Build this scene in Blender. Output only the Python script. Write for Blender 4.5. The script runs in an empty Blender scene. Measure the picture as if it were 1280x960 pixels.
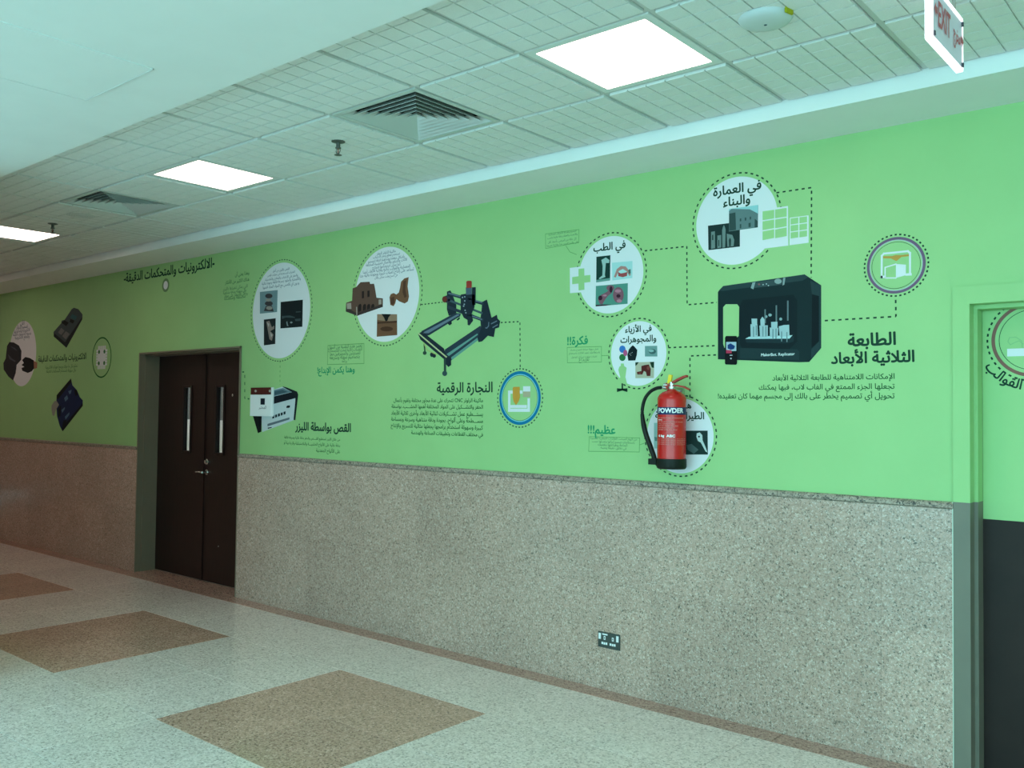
import bpy, bmesh, math, random, unicodedata
import numpy as np
from mathutils import Vector, Matrix
from mathutils.geometry import delaunay_2d_cdt as cdt
random.seed(7)
S = bpy.context.scene
COL = S.collection
PI = math.pi

# ------------------------------------------------------------------ camera
F_PX, YAW, PITCH, ROLL = 1128.5, math.radians(-40.22), math.radians(1.735), math.radians(0.653)
EYE = Vector((0, -4.3334, 1.5793))
cy, sy, cp, sp = math.cos(YAW), math.sin(YAW), math.cos(PITCH), math.sin(PITCH)
FW = Vector((sy*cp, cy*cp, sp)); _r = Vector((cy, -sy, 0)); _u = _r.cross(FW)
RT = math.cos(ROLL)*_r + math.sin(ROLL)*_u
UP = -math.sin(ROLL)*_r + math.cos(ROLL)*_u
cam = bpy.data.cameras.new('camera'); cam.sensor_width = 36; cam.lens = F_PX/1280*36; cam.clip_start = .05
co = bpy.data.objects.new('camera', cam); COL.objects.link(co)
m = Matrix((RT, UP, -FW)).transposed().to_4x4(); m.translation = EYE
co.matrix_world = m; S.camera = co

# ------------------------------------------------------------------ light: daylight of a glazed hall, a uniform sky
w = bpy.data.worlds.new('sky'); S.world = w; w.use_nodes = True
bg = w.node_tree.nodes['Background']; bg.inputs[0].default_value = (.425, 1.0, 1.08, 1); bg.inputs[1].default_value = 5.1
S.view_settings.view_transform = 'Standard'; S.view_settings.look = 'None'
S.view_settings.exposure = 0.0; S.view_settings.gamma = 1; S.view_settings.use_curve_mapping = False
WIN = (-4.4, 7.6, .15, 6.2, -8.5)          # unseen glazing across the hall, made tall for more daylight: x0, x1, z0, z1, y
def portal(x0, x1, z0, z1, y):
    l = bpy.data.lights.new('daylight_portal', 'AREA'); l.shape = 'RECTANGLE'; l.size = x1-x0; l.size_y = z1-z0
    l.cycles.is_portal = True
    o = bpy.data.objects.new('daylight_portal', l); COL.objects.link(o)
    o.location = ((x0+x1)/2, y, (z0+z1)/2); o.rotation_euler = (PI/2, 0, 0)
portal(*WIN)
PANEL_STRENGTH = 9.0

# ------------------------------------------------------------------ materials
def mat(name, col, rough=.6, metal=0, emit=None, es=0, spec=None, coat=0):
    m = bpy.data.materials.new(name); m.use_nodes = True
    b = m.node_tree.nodes['Principled BSDF']
    b.inputs['Base Color'].default_value = (*col, 1); b.inputs['Roughness'].default_value = rough
    b.inputs['Metallic'].default_value = metal
    if spec is not None: b.inputs['Specular IOR Level'].default_value = spec
    if coat: b.inputs['Coat Weight'].default_value = coat; b.inputs['Coat Roughness'].default_value = .06
    if emit: b.inputs['Emission Color'].default_value = (*emit, 1); b.inputs['Emission Strength'].default_value = es
    return m
def noise_mat(name, c1, c2, scale, rough=.6, bump=0, detail=4, stretch=None, spec=None):
    m = mat(name, c1, rough, spec=spec); nt = m.node_tree; b = nt.nodes['Principled BSDF']
    g = nt.nodes.new('ShaderNodeNewGeometry'); n = nt.nodes.new('ShaderNodeTexNoise'); n.inputs['Scale'].default_value = scale; n.inputs['Detail'].default_value = detail
    src = g.outputs['Position']
    if stretch:
        mp = nt.nodes.new('ShaderNodeMapping'); mp.inputs['Scale'].default_value = stretch; nt.links.new(src, mp.inputs[0]); src = mp.outputs[0]
    nt.links.new(src, n.inputs['Vector'])
    r = nt.nodes.new('ShaderNodeValToRGB'); r.color_ramp.elements[0].position = .35; r.color_ramp.elements[1].position = .65
    r.color_ramp.elements[0].color = (*c1, 1); r.color_ramp.elements[1].color = (*c2, 1)
    nt.links.new(n.outputs[0], r.inputs[0]); nt.links.new(r.outputs[0], b.inputs['Base Color'])
    if bump:
        bp = nt.nodes.new('ShaderNodeBump'); bp.inputs['Strength'].default_value = bump; bp.inputs['Distance'].default_value = .002
        nt.links.new(n.outputs[0], bp.inputs['Height']); nt.links.new(bp.outputs[0], b.inputs['Normal'])
    return m
def granite(name, stops, scale, rough, tone=1.0, vary=.12, spec=.5):
    """polished granite: random crystals (voronoi cells coloured by a ramp) with a slow cloudy variation and a tone per slab"""
    m = mat(name, stops[0][1], rough, spec=spec); nt = m.node_tree; b = nt.nodes['Principled BSDF']; L = nt.links
    g = nt.nodes.new('ShaderNodeNewGeometry')
    wob = nt.nodes.new('ShaderNodeTexNoise'); wob.inputs['Scale'].default_value = scale*.9; wob.inputs['Detail'].default_value = 2
    L.new(g.outputs['Position'], wob.inputs['Vector'])
    mx = nt.nodes.new('ShaderNodeVectorMath'); mx.operation = 'MULTIPLY_ADD'; mx.inputs[1].default_value = (.02,)*3
    L.new(wob.outputs['Color'], mx.inputs[0]); L.new(g.outputs['Position'], mx.inputs[2])
    v = nt.nodes.new('ShaderNodeTexVoronoi'); v.inputs['Scale'].default_value = scale; L.new(mx.outputs[0], v.inputs['Vector'])
    sep = nt.nodes.new('ShaderNodeSeparateColor'); L.new(v.outputs['Color'], sep.inputs[0])
    r = nt.nodes.new('ShaderNodeValToRGB'); cr = r.color_ramp; cr.interpolation = 'CONSTANT'
    while len(cr.elements) < len(stops): cr.elements.new(.5)
    for e, (p, c) in zip(cr.elements, stops): e.position = p; e.color = (*c, 1)
    L.new(sep.outputs[0], r.inputs[0])
    n = nt.nodes.new('ShaderNodeTexNoise'); n.inputs['Scale'].default_value = 2.2; n.inputs['Detail'].default_value = 5; L.new(g.outputs['Position'], n.inputs['Vector'])
    oi = nt.nodes.new('ShaderNodeObjectInfo')
    ad = nt.nodes.new('ShaderNodeMath'); ad.operation = 'ADD'; L.new(n.outputs[0], ad.inputs[0])
    s2 = nt.nodes.new('ShaderNodeMath'); s2.operation = 'MULTIPLY'; s2.inputs[1].default_value = .5; L.new(oi.outputs['Random'], s2.inputs[0]); L.new(s2.outputs[0], ad.inputs[1])
    mr = nt.nodes.new('ShaderNodeMapRange'); mr.inputs[1].default_value = .3; mr.inputs[2].default_value = 1.2
    mr.inputs[3].default_value = tone*(1-vary); mr.inputs[4].default_value = tone*(1+vary); L.new(ad.outputs[0], mr.inputs[0])
    sc = nt.nodes.new('ShaderNodeVectorMath'); sc.operation = 'SCALE'; L.new(r.outputs[0], sc.inputs[0]); L.new(mr.outputs[0], sc.inputs['Scale'])
    L.new(sc.outputs[0], b.inputs['Base Color'])
    return m
M = {}
GREEN_C = (.30, .575, .185)
M['green'] = noise_mat('green_vinyl', (.31, .54, .215), (.325, .56, .225), 3, .55)
M['white_paint'] = noise_mat('white_plaster', (.83, .83, .82), (.85, .85, .84), 5, .8)
M['tile'] = noise_mat('mineral_tile', (.78, .77, .75), (.82, .81, .79), 260, .95, .12)
M['tbar'] = mat('white_tee_bar', (.62, .62, .60), .5)
M['granite'] = granite('polished_granite', [(0, (.11, .09, .07)), (.05, (.30, .19, .15)), (.20, (.44, .28, .22)), (.48, (.54, .345, .275)), (.72, (.48, .34, .28)), (.90, (.66, .50, .42))], 175, .2)
M['granite_cap'] = granite('granite_cap', [(0, (.05, .045, .04)), (.12, (.20, .15, .12)), (.4, (.34, .26, .21)), (.75, (.42, .33, .27))], 135, .3)
M['floor_white'] = granite('white_floor_stone', [(0, (.46, .37, .33)), (.08, (.66, .54, .49)), (.34, (.80, .67, .61)), (.64, (.86, .73, .67)), (.85, (.93, .80, .75))], 120, .12, 1.0, .07)
M['floor_tan'] = granite('tan_floor_stone', [(0, (.25, .15, .11)), (.10, (.44, .255, .19)), (.36, (.56, .335, .25)), (.7, (.64, .39, .30)), (.9, (.74, .475, .38))], 130, .12, 1.0, .12)
M['floor_pink'] = granite('pink_floor_stone', [(0, (.24, .13, .10)), (.15, (.42, .24, .19)), (.45, (.52, .30, .24)), (.8, (.60, .37, .29))], 130, .16, 1.0, .12)
M['grout'] = mat('grout', (.22, .2, .18), .9)
M['frame'] = noise_mat('grey_green_frame_paint', (.19, .15, .10), (.205, .16, .11), 6, .5)
M['frame_right'] = noise_mat('grey_frame_paint', (.165, .15, .115), (.18, .165, .125), 6, .5)
M['edge_highlight'] = mat('pale_edge_highlight', (.55, .6, .5), .4)  # paints the bright highlight on the frame edge as a pale colour
M['door_wood'] = noise_mat('dark_mahogany', (.015, .0045, .0035), (.023, .0065, .005), 7, .4, 0, 6, (14, 14, 1.1), spec=.3)
M['door_grey'] = noise_mat('charcoal_door_paint', (.022, .013, .012), (.027, .016, .014), 5, .5, spec=.2)
M['steel'] = mat('brushed_steel', (.62, .61, .58), .25, 1)
M['dull_metal'] = mat('dull_metal', (.13, .13, .12), .45, .6)
M['glass'] = mat('glass', (1, 1, 1), .02); M['glass'].node_tree.nodes['Principled BSDF'].inputs['Transmission Weight'].default_value = 1
M['black'] = mat('black_plastic', (.012, .012, .012), .4)
M['rubber'] = mat('black_rubber', (.007, .010, .007), .5, spec=.25)
M['red'] = mat('red_enamel', (.56, .010, .008), .26, coat=.25, spec=.35)
M['red_lever'] = mat('red_lever', (.40, .03, .018), .45)
M['yellow'] = mat('yellow_plastic', (.85, .62, .02), .4)
M['label_blue'] = mat('blue_label', (.010, .018, .085), .4, spec=.25)
M['print_white'] = mat('white_print', (.82, .82, .83), .5)
M['lamp'] = mat('lamp_diffuser', (.9, .9, .9), .5, emit=(1, .80, .70), es=PANEL_STRENGTH)
M['lamp_frame'] = mat('lamp_frame', (.78, .78, .77), .5)
M['vent'] = mat('vent_metal', (.60, .62, .60), .45)
M['dark'] = mat('dark_cavity', (.012, .014, .012), .9)
M['disc'] = mat('white_vinyl', (.73, .72, .75), .5, spec=.3)
M['ink'] = mat('dark_green_ink', (.012, .045, .028), .6, spec=.12)
M['ink_soft'] = mat('soft_green_ink', (.055, .18, .07), .6, spec=.12)
M['ink_faint'] = mat('faint_green_ink', (.14, .34, .11), .6, spec=.12)
M['ink_blue'] = mat('slate_ink', (.09, .13, .20), .6, spec=.12)
M['ink_teal'] = mat('teal_ink', (.02, .27, .12), .6, spec=.12)
M['sign_glow'] = mat('lit_acrylic_edge', (.9, .9, .95), .3, emit=(1, .93, 1), es=1.5)
M['sign_face'] = mat('frosted_acrylic', (.62, .60, .68), .3, emit=(.8, .8, 1), es=.10)
M['sign_red'] = mat('red_sign_ink', (.62, .09, .11), .4)
M['grey_plastic'] = mat('grey_white_plastic', (.62, .66, .68), .4)
M['socket'] = mat('brushed_socket_plate', (.07, .085, .08), .4, .5)
_pm = {}
def pc(r, g, b, rough=.55):
    """print colour given as it would look in the sRGB artwork"""
    k = (r, g, b)
    if k not in _pm:
        lin = tuple((c/255/12.92 if c/255 <= .04045 else ((c/255+.055)/1.055)**2.4) for c in k)
        _pm[k] = mat('print_%02x%02x%02x' % k, tuple(c*.82 for c in lin), .6, spec=.12)
    return _pm[k]

# ------------------------------------------------------------------ object helpers
def link(name, me, parent=None, loc=(0, 0, 0)):
    o = bpy.data.objects.new(name, me); COL.objects.link(o); o.location = loc
    if parent is not None: o.parent = parent
    return o
def origin(o):
    v = Vector((0, 0, 0))
    while o is not None: v = v + o.location; o = o.parent
    return v
def finish(name, bm, m, parent=None, smooth=False, bevel=0):
    """bm is in world coordinates; the object is placed under its parent"""
    loose = [v for v in bm.verts if not v.link_faces]
    if loose: bmesh.ops.delete(bm, geom=loose, context='VERTS')
    off = origin(parent)
    bmesh.ops.translate(bm, verts=bm.verts, vec=-off)
    me = bpy.data.meshes.new(name); bm.to_mesh(me); bm.free()
    me.materials.append(m)
    if smooth:
        for p in me.polygons: p.use_smooth = True
    o = link(name, me, parent)
    if bevel:
        b = o.modifiers.new('bevel', 'BEVEL'); b.width = bevel; b.segments = 2; b.limit_method = 'ANGLE'
    if smooth:
        md = o.modifiers.new('edges', 'EDGE_SPLIT'); md.split_angle = math.radians(40)
    return o
def thing(name, label, cat, loc=(0, 0, 0), group=None):
    o = bpy.data.objects.new(name, None); COL.objects.link(o); o.location = loc; o.empty_display_size = .1
    o['label'] = label; o['category'] = cat
    if group: o['group'] = group
    return o
def structure(name, bm, m, **k):
    o = finish(name, bm, m, None, **k); o['kind'] = 'structure'; return o
def box(bm, x0, x1, y0, y1, z0, z1):
    vs = [bm.verts.new(p) for p in ((x0,y0,z0),(x1,y0,z0),(x1,y1,z0),(x0,y1,z0),(x0,y0,z1),(x1,y0,z1),(x1,y1,z1),(x0,y1,z1))]
    for f in ((0,3,2,1),(4,5,6,7),(0,1,5,4),(1,2,6,5),(2,3,7,6),(3,0,4,7)): bm.faces.new([vs[i] for i in f])
    return bm
def B(*a):
    bm = bmesh.new()
    if a and isinstance(a[0], (tuple, list)):
        for q in a: box(bm, *q)
    elif a: box(bm, *a)
    return bm
def lathe(bm, prof, cen, axis='Z', n=32, cap=True):
    """prof: list of (radius, height); axis Z, X or Y"""
    rings = []
    for r, h in prof:
        ring = []
        for i in range(n):
            a = 2*PI*i/n; c, s = r*math.cos(a), r*math.sin(a)
            p = {'Z': (c, s, h), 'Y': (c, h, -s), 'X': (h, c, s)}[axis]
            ring.append(bm.verts.new((cen[0]+p[0], cen[1]+p[1], cen[2]+p[2])))
        rings.append(ring)
    for a, b in zip(rings, rings[1:]):
        for i in range(n): bm.faces.new((a[i], a[(i+1) % n], b[(i+1) % n], b[i]))
    if cap:
        bm.faces.new(rings[0][::-1]); bm.faces.new(rings[-1])
    return bm
def tube(bm, pts, rad, n=10):
    pts = [Vector(p) for p in pts]; rings = []
    rads = rad if isinstance(rad, (list, tuple)) else [rad]*len(pts)
    up = Vector((0, 0, 1))
    for i, p in enumerate(pts):
        d = (pts[min(i+1, len(pts)-1)]-pts[max(i-1, 0)]).normalized()
        a = d.cross(up)
        if a.length < .05: a = d.cross(Vector((0, 1, 0)))
        a.normalize(); b = d.cross(a)
        rings.append([bm.verts.new(p+rads[i]*(math.cos(2*PI*k/n)*a+math.sin(2*PI*k/n)*b)) for k in range(n)])
    for a, b in zip(rings, rings[1:]):
        for i in range(n): bm.faces.new((a[i], a[(i+1) % n], b[(i+1) % n], b[i]))
    bm.faces.new(rings[0][::-1]); bm.faces.new(rings[-1])
    return bm
def catmull(pts, k=6):
    pts = [Vector(p) for p in pts]; q = [pts[0]]+pts+[pts[-1]]; out = []
    for i in range(1, len(q)-2):
        for j in range(k):
            t = j/k; a, b, c, d = q[i-1:i+3]
            out.append(.5*((2*b)+(c-a)*t+(2*a-5*b+4*c-d)*t*t+(3*b-a-3*c+d)*t**3))
    out.append(pts[-1]); return out

# ------------------------------------------------------------------ artwork measured on the wall plane
def W(px, py, y=0.0):
    """where the photograph's pixel lies on the vertical plane y (the wall the artwork is printed on)"""
    d = FW*F_PX + RT*(px-640) - UP*(py-480); t = (y-EYE.y)/d.y; p = EYE+d*t
    return p.x, p.z
def floor_pt(px, py, z=0.0):
    d = FW*F_PX + RT*(px-640) - UP*(py-480); t = (z-EYE.z)/d.z; p = EYE+d*t
    return p.x, p.y
def crop(ox, oy, s):
    return lambda *pts: [(ox+x/s, oy+y/s) for x, y in pts]
SHEET = .0004                               # thickness of one vinyl layer
WALLY = {'y': 0.0}
def wy(layer): return WALLY['y']-SHEET*(layer+1)
def flat(bm, xz, layer):
    """a flat printed shape: outline in wall metres"""
    j = (len(bm.faces) % 9)*2.5e-5
    vs = [bm.verts.new((x, wy(layer)-j, z)) for x, z in xz]
    f = bm.faces.new(vs); f.normal_update()
    if f.normal.y > 0: f.normal_flip()
    return f
def tri(bm):
    bmesh.ops.triangulate(bm, faces=bm.faces[:]); return bm
def shapes(name, parent, m, layer, *polys):
    for i, pl in enumerate(polys):               # every piece is an object of its own
        bm = bmesh.new(); flat(bm, [W(*p, WALLY['y']-SHEET*.07*i) for p in pl], layer+.07*i)
        o = finish(name, tri(bm), m, parent)
    return o
def strokes(name, parent, m, layer, width, *paths):
    """line work of constant width (metres) along pixel paths"""
    for pa in paths:
        bm = bmesh.new()
        q = [Vector(W(*p, WALLY['y'])) for p in pa]
        for a, b in zip(q, q[1:]):
            d = (b-a)
            if d.length < 1e-6: continue
            d.normalize(); n = Vector((-d.y, d.x))*width/2; e = d*width*.45
            flat(bm, [tuple(a-e+n), tuple(b+e+n), tuple(b+e-n), tuple(a-e-n)], layer)
        o = finish(name, bm, m, parent)
    return o
def dashes(name, parent, m, layer, path, dash=.016, gap=.017, wd=.0076, wall=False):
    bm = bmesh.new(); q = [Vector(p) if wall else Vector(W(*p, WALLY['y'])) for p in path]; s = 0
    for a, b in zip(q, q[1:]):
        L = (b-a).length; d = (b-a)/max(L, 1e-9); n = Vector((-d.y, d.x))*wd/2; t = -s
        while t < L:
            t0, t1 = max(t, 0), min(t+dash, L)
            if t1-t0 > .002: flat(bm, [tuple(a+d*t0+n), tuple(a+d*t1+n), tuple(a+d*t1-n), tuple(a+d*t0-n)], layer)
            t += dash+gap
        s = (L-(t-dash-gap)) if t > L else 0
        s = s if s < dash+gap else 0
    return finish(name, bm, m, parent)
def circle(l, r, t, b):
    """centre and radius on the wall from the four extreme pixels (left x, right x, top y, bottom y)"""
    y = WALLY['y']; mx, my = (l+r)/2, (t+b)/2
    zt, zb = W(mx, t, y)[1], W(mx, b, y)[1]; xl, xr = W(l, my, y)[0], W(r, my, y)[0]
    return (xl+xr)/2, (zt+zb)/2, ((zt-zb)/2+(xr-xl)/2)/2
def disc(name, parent, m, layer, c, n=72):
    bm = bmesh.new(); flat(bm, [(c[0]+c[2]*math.cos(2*PI*i/n), c[1]+c[2]*math.sin(2*PI*i/n)) for i in range(n)], layer)
    return finish(name, tri(bm), m, parent)
def ring(name, parent, m, layer, c, r0, r1, n=72):
    bm = bmesh.new()
    for i in range(n):
        a, b = 2*PI*i/n, 2*PI*(i+1)/n
        flat(bm, [(c[0]+r*math.cos(t), c[1]+r*math.sin(t)) for r, t in ((r0, a), (r1, a), (r1, b), (r0, b))], layer)
    return finish(name, bm, m, parent)
def dot_ring(name, parent, m, layer, c, R, n=0, wd=.0076):
    n = n or int(2*PI*R/.033); bm = bmesh.new()
    for i in range(n):
        a = 2*PI*i/n; h = min(.008/R, 2*PI/n*.24); flat(bm, [(c[0]+r*math.cos(t), c[1]+r*math.sin(t)) for r, t in ((R-wd/2, a-h), (R+wd/2, a-h), (R+wd/2, a+h), (R-wd/2, a+h))], layer)
    return finish(name, bm, m, parent)

# Arabic shaping: presentation forms, set right to left
FORMS = {}
for cpt in range(0xFE80, 0xFEFD):
    d = unicodedata.decomposition(chr(cpt)).split()
    if d: FORMS.setdefault(''.join(chr(int(x, 16)) for x in d[1:]), {})[d[0]] = chr(cpt)
def shape(s):
    u, i, out = [], 0, []
    while i < len(s):
        if s[i] == '\u0644' and s[i:i+2] in FORMS: u.append(s[i:i+2]); i += 2
        else: u.append(s[i]); i += 1
    dual = lambda c: c == '\u0640' or (c in FORMS and '<medial>' in FORMS[c])
    jn = lambda c: c == '\u0640' or (c in FORMS and '<final>' in FORMS[c])
    for i, c in enumerate(u):
        if c not in FORMS: out.append(c); continue
        pv = i > 0 and dual(u[i-1]) and jn(c); nx = i+1 < len(u) and dual(c) and jn(u[i+1])
        out.append(FORMS[c].get('<medial>' if pv and nx else '<final>' if pv else '<initial>' if nx else '<isolated>', c))
    r, j = out[::-1], 0                      # latin runs and numbers keep their own order
    while j < len(r):
        k = j
        while k < len(r) and r[k].isascii() and r[k].isalnum(): k += 1
        if k > j: r[j:k] = r[j:k][::-1]
        j = max(k, j+1)
    return ''.join(r)
_tc = {}
def text_verts(s, bold, res=2):
    """outline of one line of lettering; bold is made of slightly shifted copies, each on its own hair-thin level"""
    v, f = text_outline(s, res)
    if not bold: return [(a, b, 0) for a, b in v], f
    V, Fc = [], []
    for n, (dx, dy) in enumerate(((0, 0), (1, 0), (-1, 0), (0, 1), (0, -1), (.7, .7), (-.7, .7), (.7, -.7), (-.7, -.7))):
        o = len(V); V += [(a+dx*bold, b+dy*bold, n) for a, b in v]; Fc += [tuple(i+o for i in q) for q in f]
    return V, Fc
def text_outline(s, res=2):
    """outlines of the line, filled by winding number (the font's strokes overlap)"""
    k = (s, res)
    if k not in _tc:
        c = bpy.data.curves.new('lettering', 'FONT'); c.body = s; c.size = 1; c.resolution_u = res; c.fill_mode = 'NONE'
        o = bpy.data.objects.new('lettering', c); COL.objects.link(o); bpy.context.view_layer.update()
        me = o.to_mesh(); n = len(me.vertices)
        pts = [(p.co.x, p.co.y) for p in me.vertices]; linked = set()
        for e in me.edges: linked.add(tuple(sorted(e.vertices)))
        o.to_mesh_clear(); bpy.data.objects.remove(o); bpy.data.curves.remove(c)
        segs, st = [], 0
        for q in range(n):
            if q+1 < n and (q, q+1) in linked: segs.append((q, q+1))
            else:
                if q > st: segs.append((q, st))
                st = q+1
        V, _, Fc, *_r = cdt([Vector(p) for p in pts], segs, [], 0, 1e-6)
        V = np.array([(p.x, p.y) for p in V]); Fc = np.array(Fc)
        cen = V[Fc].mean(1); P_ = np.array(pts); A_ = P_[[a for a, b in segs]]; B_ = P_[[b for a, b in segs]]
        wn = np.zeros(len(cen), int)
        for lo in range(0, len(cen), 2000):
            x, y = cen[lo:lo+2000, 0][:, None], cen[lo:lo+2000, 1][:, None]
            side = (B_[:, 0]-A_[:, 0])*(y-A_[:, 1])-(x-A_[:, 0])*(B_[:, 1]-A_[:, 1])
            up = (A_[:, 1] <= y) & (B_[:, 1] > y) & (side > 0); dn = (A_[:, 1] > y) & (B_[:, 1] <= y) & (side < 0)
            wn[lo:lo+2000] = up.sum(1)-dn.sum(1)
        _tc[k] = ([tuple(p) for p in V.tolist()], [tuple(f) for f, g in zip(Fc.tolist(), wn) if g != 0])
    return _tc[k]
def put_text(bm, s, right, left, layer, bold=0., sz=1., height=None, arabic=True, res=2):
    """lettering between two baseline pixels; the width is fitted, the height follows (times sz) or is given in metres"""
    v, f = text_verts(shape(s) if arabic else s, bold, res)
    x0, x1 = min(p[0] for p in v), max(p[0] for p in v)
    (xr, zr), (xl, zl) = W(*right, WALLY['y']), W(*left, WALLY['y'])
    k = (xr-xl)/(x1-x0); kz = k*sz
    if height: kz = height/.72
    z = (zr+zl)/2
    nv = [bm.verts.new((xl+(a-x0)*k, wy(layer)-n*2e-5, z+b*kz)) for a, b, n in v]
    for q in f:
        try:
            fc = bm.faces.new([nv[i] for i in q]); fc.normal_update()
            if fc.normal.y > 0: fc.normal_flip()
        except ValueError: pass
def lettering(name, parent, m, layer, rows, bold=0., sz=1., height=None, arabic=True, res=2):
    bm = bmesh.new()
    for s, r, l in rows: put_text(bm, s, r, l, layer, bold, sz, height, arabic, res)
    return finish(name, bm, m, parent)
def picture(name, parent, quad, base, layers, layer=3):
    """a rectangular photo print: background sheet plus flat shapes on top of it"""
    o = shapes(name, parent, pc(*base), layer, quad)
    for i, (c, polys) in enumerate(layers): shapes('printed_shape', o, pc(*c), layer+1+i, *polys)
    return o
def blob(cx, cy_, rx, ry, n=16, a0=0): return [(cx+rx*math.cos(2*PI*i/n+a0), cy_+ry*math.sin(2*PI*i/n+a0)) for i in range(n)]
def decal(name, label, px, py):
    x, z = W(px, py, WALLY['y']); return thing(name, label, 'wall decal', (x, WALLY['y'], z))

# =================================================================== SETTING
ZS, ZC = 2.933, 3.004                       # bulkheads, tiled ceiling
YF, YN = -.43, -2.2414                      # front of the wall bulkhead, edge of the wide plaster ceiling
DL, DR, DT = -8.374, -6.654, 2.1035         # left doorway
RL, RT_, RTOP = -1.035, .10, 2.085          # right doorway
ZG = 1.2006
XE0, XE1 = -17.0, 7.8
bm = B((XE0, DL, 0, .2, 0, ZS+.25), (DL, DR, 0, .2, DT, ZS+.25), (DR, RL, 0, .2, 0, ZS+.25), (RL, RT_, 0, .2, RTOP, ZS+.25), (RT_, XE1, 0, .2, 0, ZS+.25))
wall_back = structure('wall_back', bm, M['green'])
structure('wall_left', B(XE0-.2, XE0, -2.9, .2, 0, 3.2), M['white_paint'])
structure('wall_right', B(XE1, XE1+.2, -8.7, .2, 0, 6.5), M['white_paint'])
structure('wall_daylight_block', B((XE0, -5.6, -2.9, -2.42, 0, ZS-.002), (-5.8, -5.6, -8.7, -2.9, 0, 6.5)), M['white_paint'])  # unseen; corner placed to keep daylight off the left end of the corridor
# glazed hall front (out of view): sill, head and posts
structure('wall_glazed', B((-5.8, WIN[0], -8.7, -8.5, 0, 6.5), (WIN[1], XE1, -8.7, -8.5, 0, 6.5), (WIN[0], WIN[1], -8.7, -8.5, 0, WIN[2]), (WIN[0], WIN[1], -8.7, -8.5, WIN[3], 6.5)), M['white_paint'])
bm = bmesh.new()
for i in range(1, 8):
    x = WIN[0]+(WIN[1]-WIN[0])*i/8; box(bm, x-.04, x+.04, -8.68, -8.56, WIN[2], WIN[3])
box(bm, WIN[0], WIN[1], -8.67, -8.57, 2.1, 2.16); box(bm, WIN[0], WIN[1], -8.67, -8.57, 4.2, 4.26)
structure('window_1', bm, M['white_paint'])

# ---- floor: slabs of stone with fine joints
TW = .594; X0F = -4.355
floor = structure('floor', B(XE0, XE1, -8.7, .25, -.06, -.0125), M['grout'])
edges = [-.148, -.77, -1.36, -1.953, -2.547, -3.141]
def tile_mesh(name, w_, d_, t, bev, m):
    bm = bmesh.new(); g = .0012
    vs = [(g, g), (w_-g, g), (w_-g, d_-g), (g, d_-g)]
    lo = [bm.verts.new((x, y, -t)) for x, y in vs]; mid = [bm.verts.new((x, y, -bev)) for x, y in vs]
    vi = [(g+bev, g+bev), (w_-g-bev, g+bev), (w_-g-bev, d_-g-bev), (g+bev, d_-g-bev)]
    hi = [bm.verts.new((x, y, 0)) for x, y in vi]
    for i in range(4):
        j = (i+1) % 4; bm.faces.new((lo[i], lo[j], mid[j], mid[i])); bm.faces.new((mid[i], mid[j], hi[j], hi[i]))
    bm.faces.new(hi)
    me = bpy.data.meshes.new(name); bm.to_mesh(me); bm.free(); me.materials.append(m); return me
cache = {}
for j in range(5):
    y1, y0 = edges[j], edges[j+1]
    for i in range(-22, 9):
        x = X0F+i*TW
        if x < XE0-.3: continue
        vis = (x+TW) > -16.2 and not (j == 4 and x < -5)
        # only the slabs the view can reach
        tan = j in (1, 2) and (i % 4) in (0, 1)
        k = (j, tan)
        if k not in cache: cache[k] = tile_mesh('floor_tile', TW, y1-y0, .012, .0012, M['floor_tan' if tan else 'floor_white'])
        o = link('floor_tile', cache[k], floor, (x, y0, 0))
for i in range(-22, 9):
    x = X0F+i*TW+.1
    k = 'strip'
    if k not in cache: cache[k] = tile_mesh('border_tile', TW, .148, .012, .0012, M['floor_pink'])
    link('border_tile', cache[k], floor, (x, -.148, 0))
# doorway thresholds of the same pink stone
bm = B(DL, DR, 0, .2, -.012, 0); finish('threshold', bm, M['floor_pink'], floor)
finish('threshold', B(RL, RT_, 0, .2, -.012, 0), M['floor_pink'], floor)
# the rest of the hall floor, out of view, as one sheet
bm = bmesh.new()
y = edges[-1]
j = 5
while y > -8.6:
    y0 = y-TW
    for i in range(-4, 21):
        x = X0F+i*TW
        if x < -6.2 or (j % 4) in (1, 2) and (i % 4) in (0, 1): continue
        box(bm, x+.001, x+TW-.001, y0+.001, y-.001, -.012, 0)
    y = y0; j += 1
o = finish('hall_floor_slabs', bm, M['floor_white'], floor); o['kind'] = 'stuff'
bm = bmesh.new(); y = edges[-1]; j = 5
while y > -8.6:
    y0 = y-TW
    for i in range(-4, 21):
        x = X0F+i*TW
        if x >= -6.2 and (j % 4) in (1, 2) and (i % 4) in (0, 1): box(bm, x+.001, x+TW-.001, y0+.001, y-.001, -.012, 0)
    y = y0; j += 1
o = finish('hall_floor_inlays', bm, M['floor_tan'], floor); o['kind'] = 'stuff'

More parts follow.
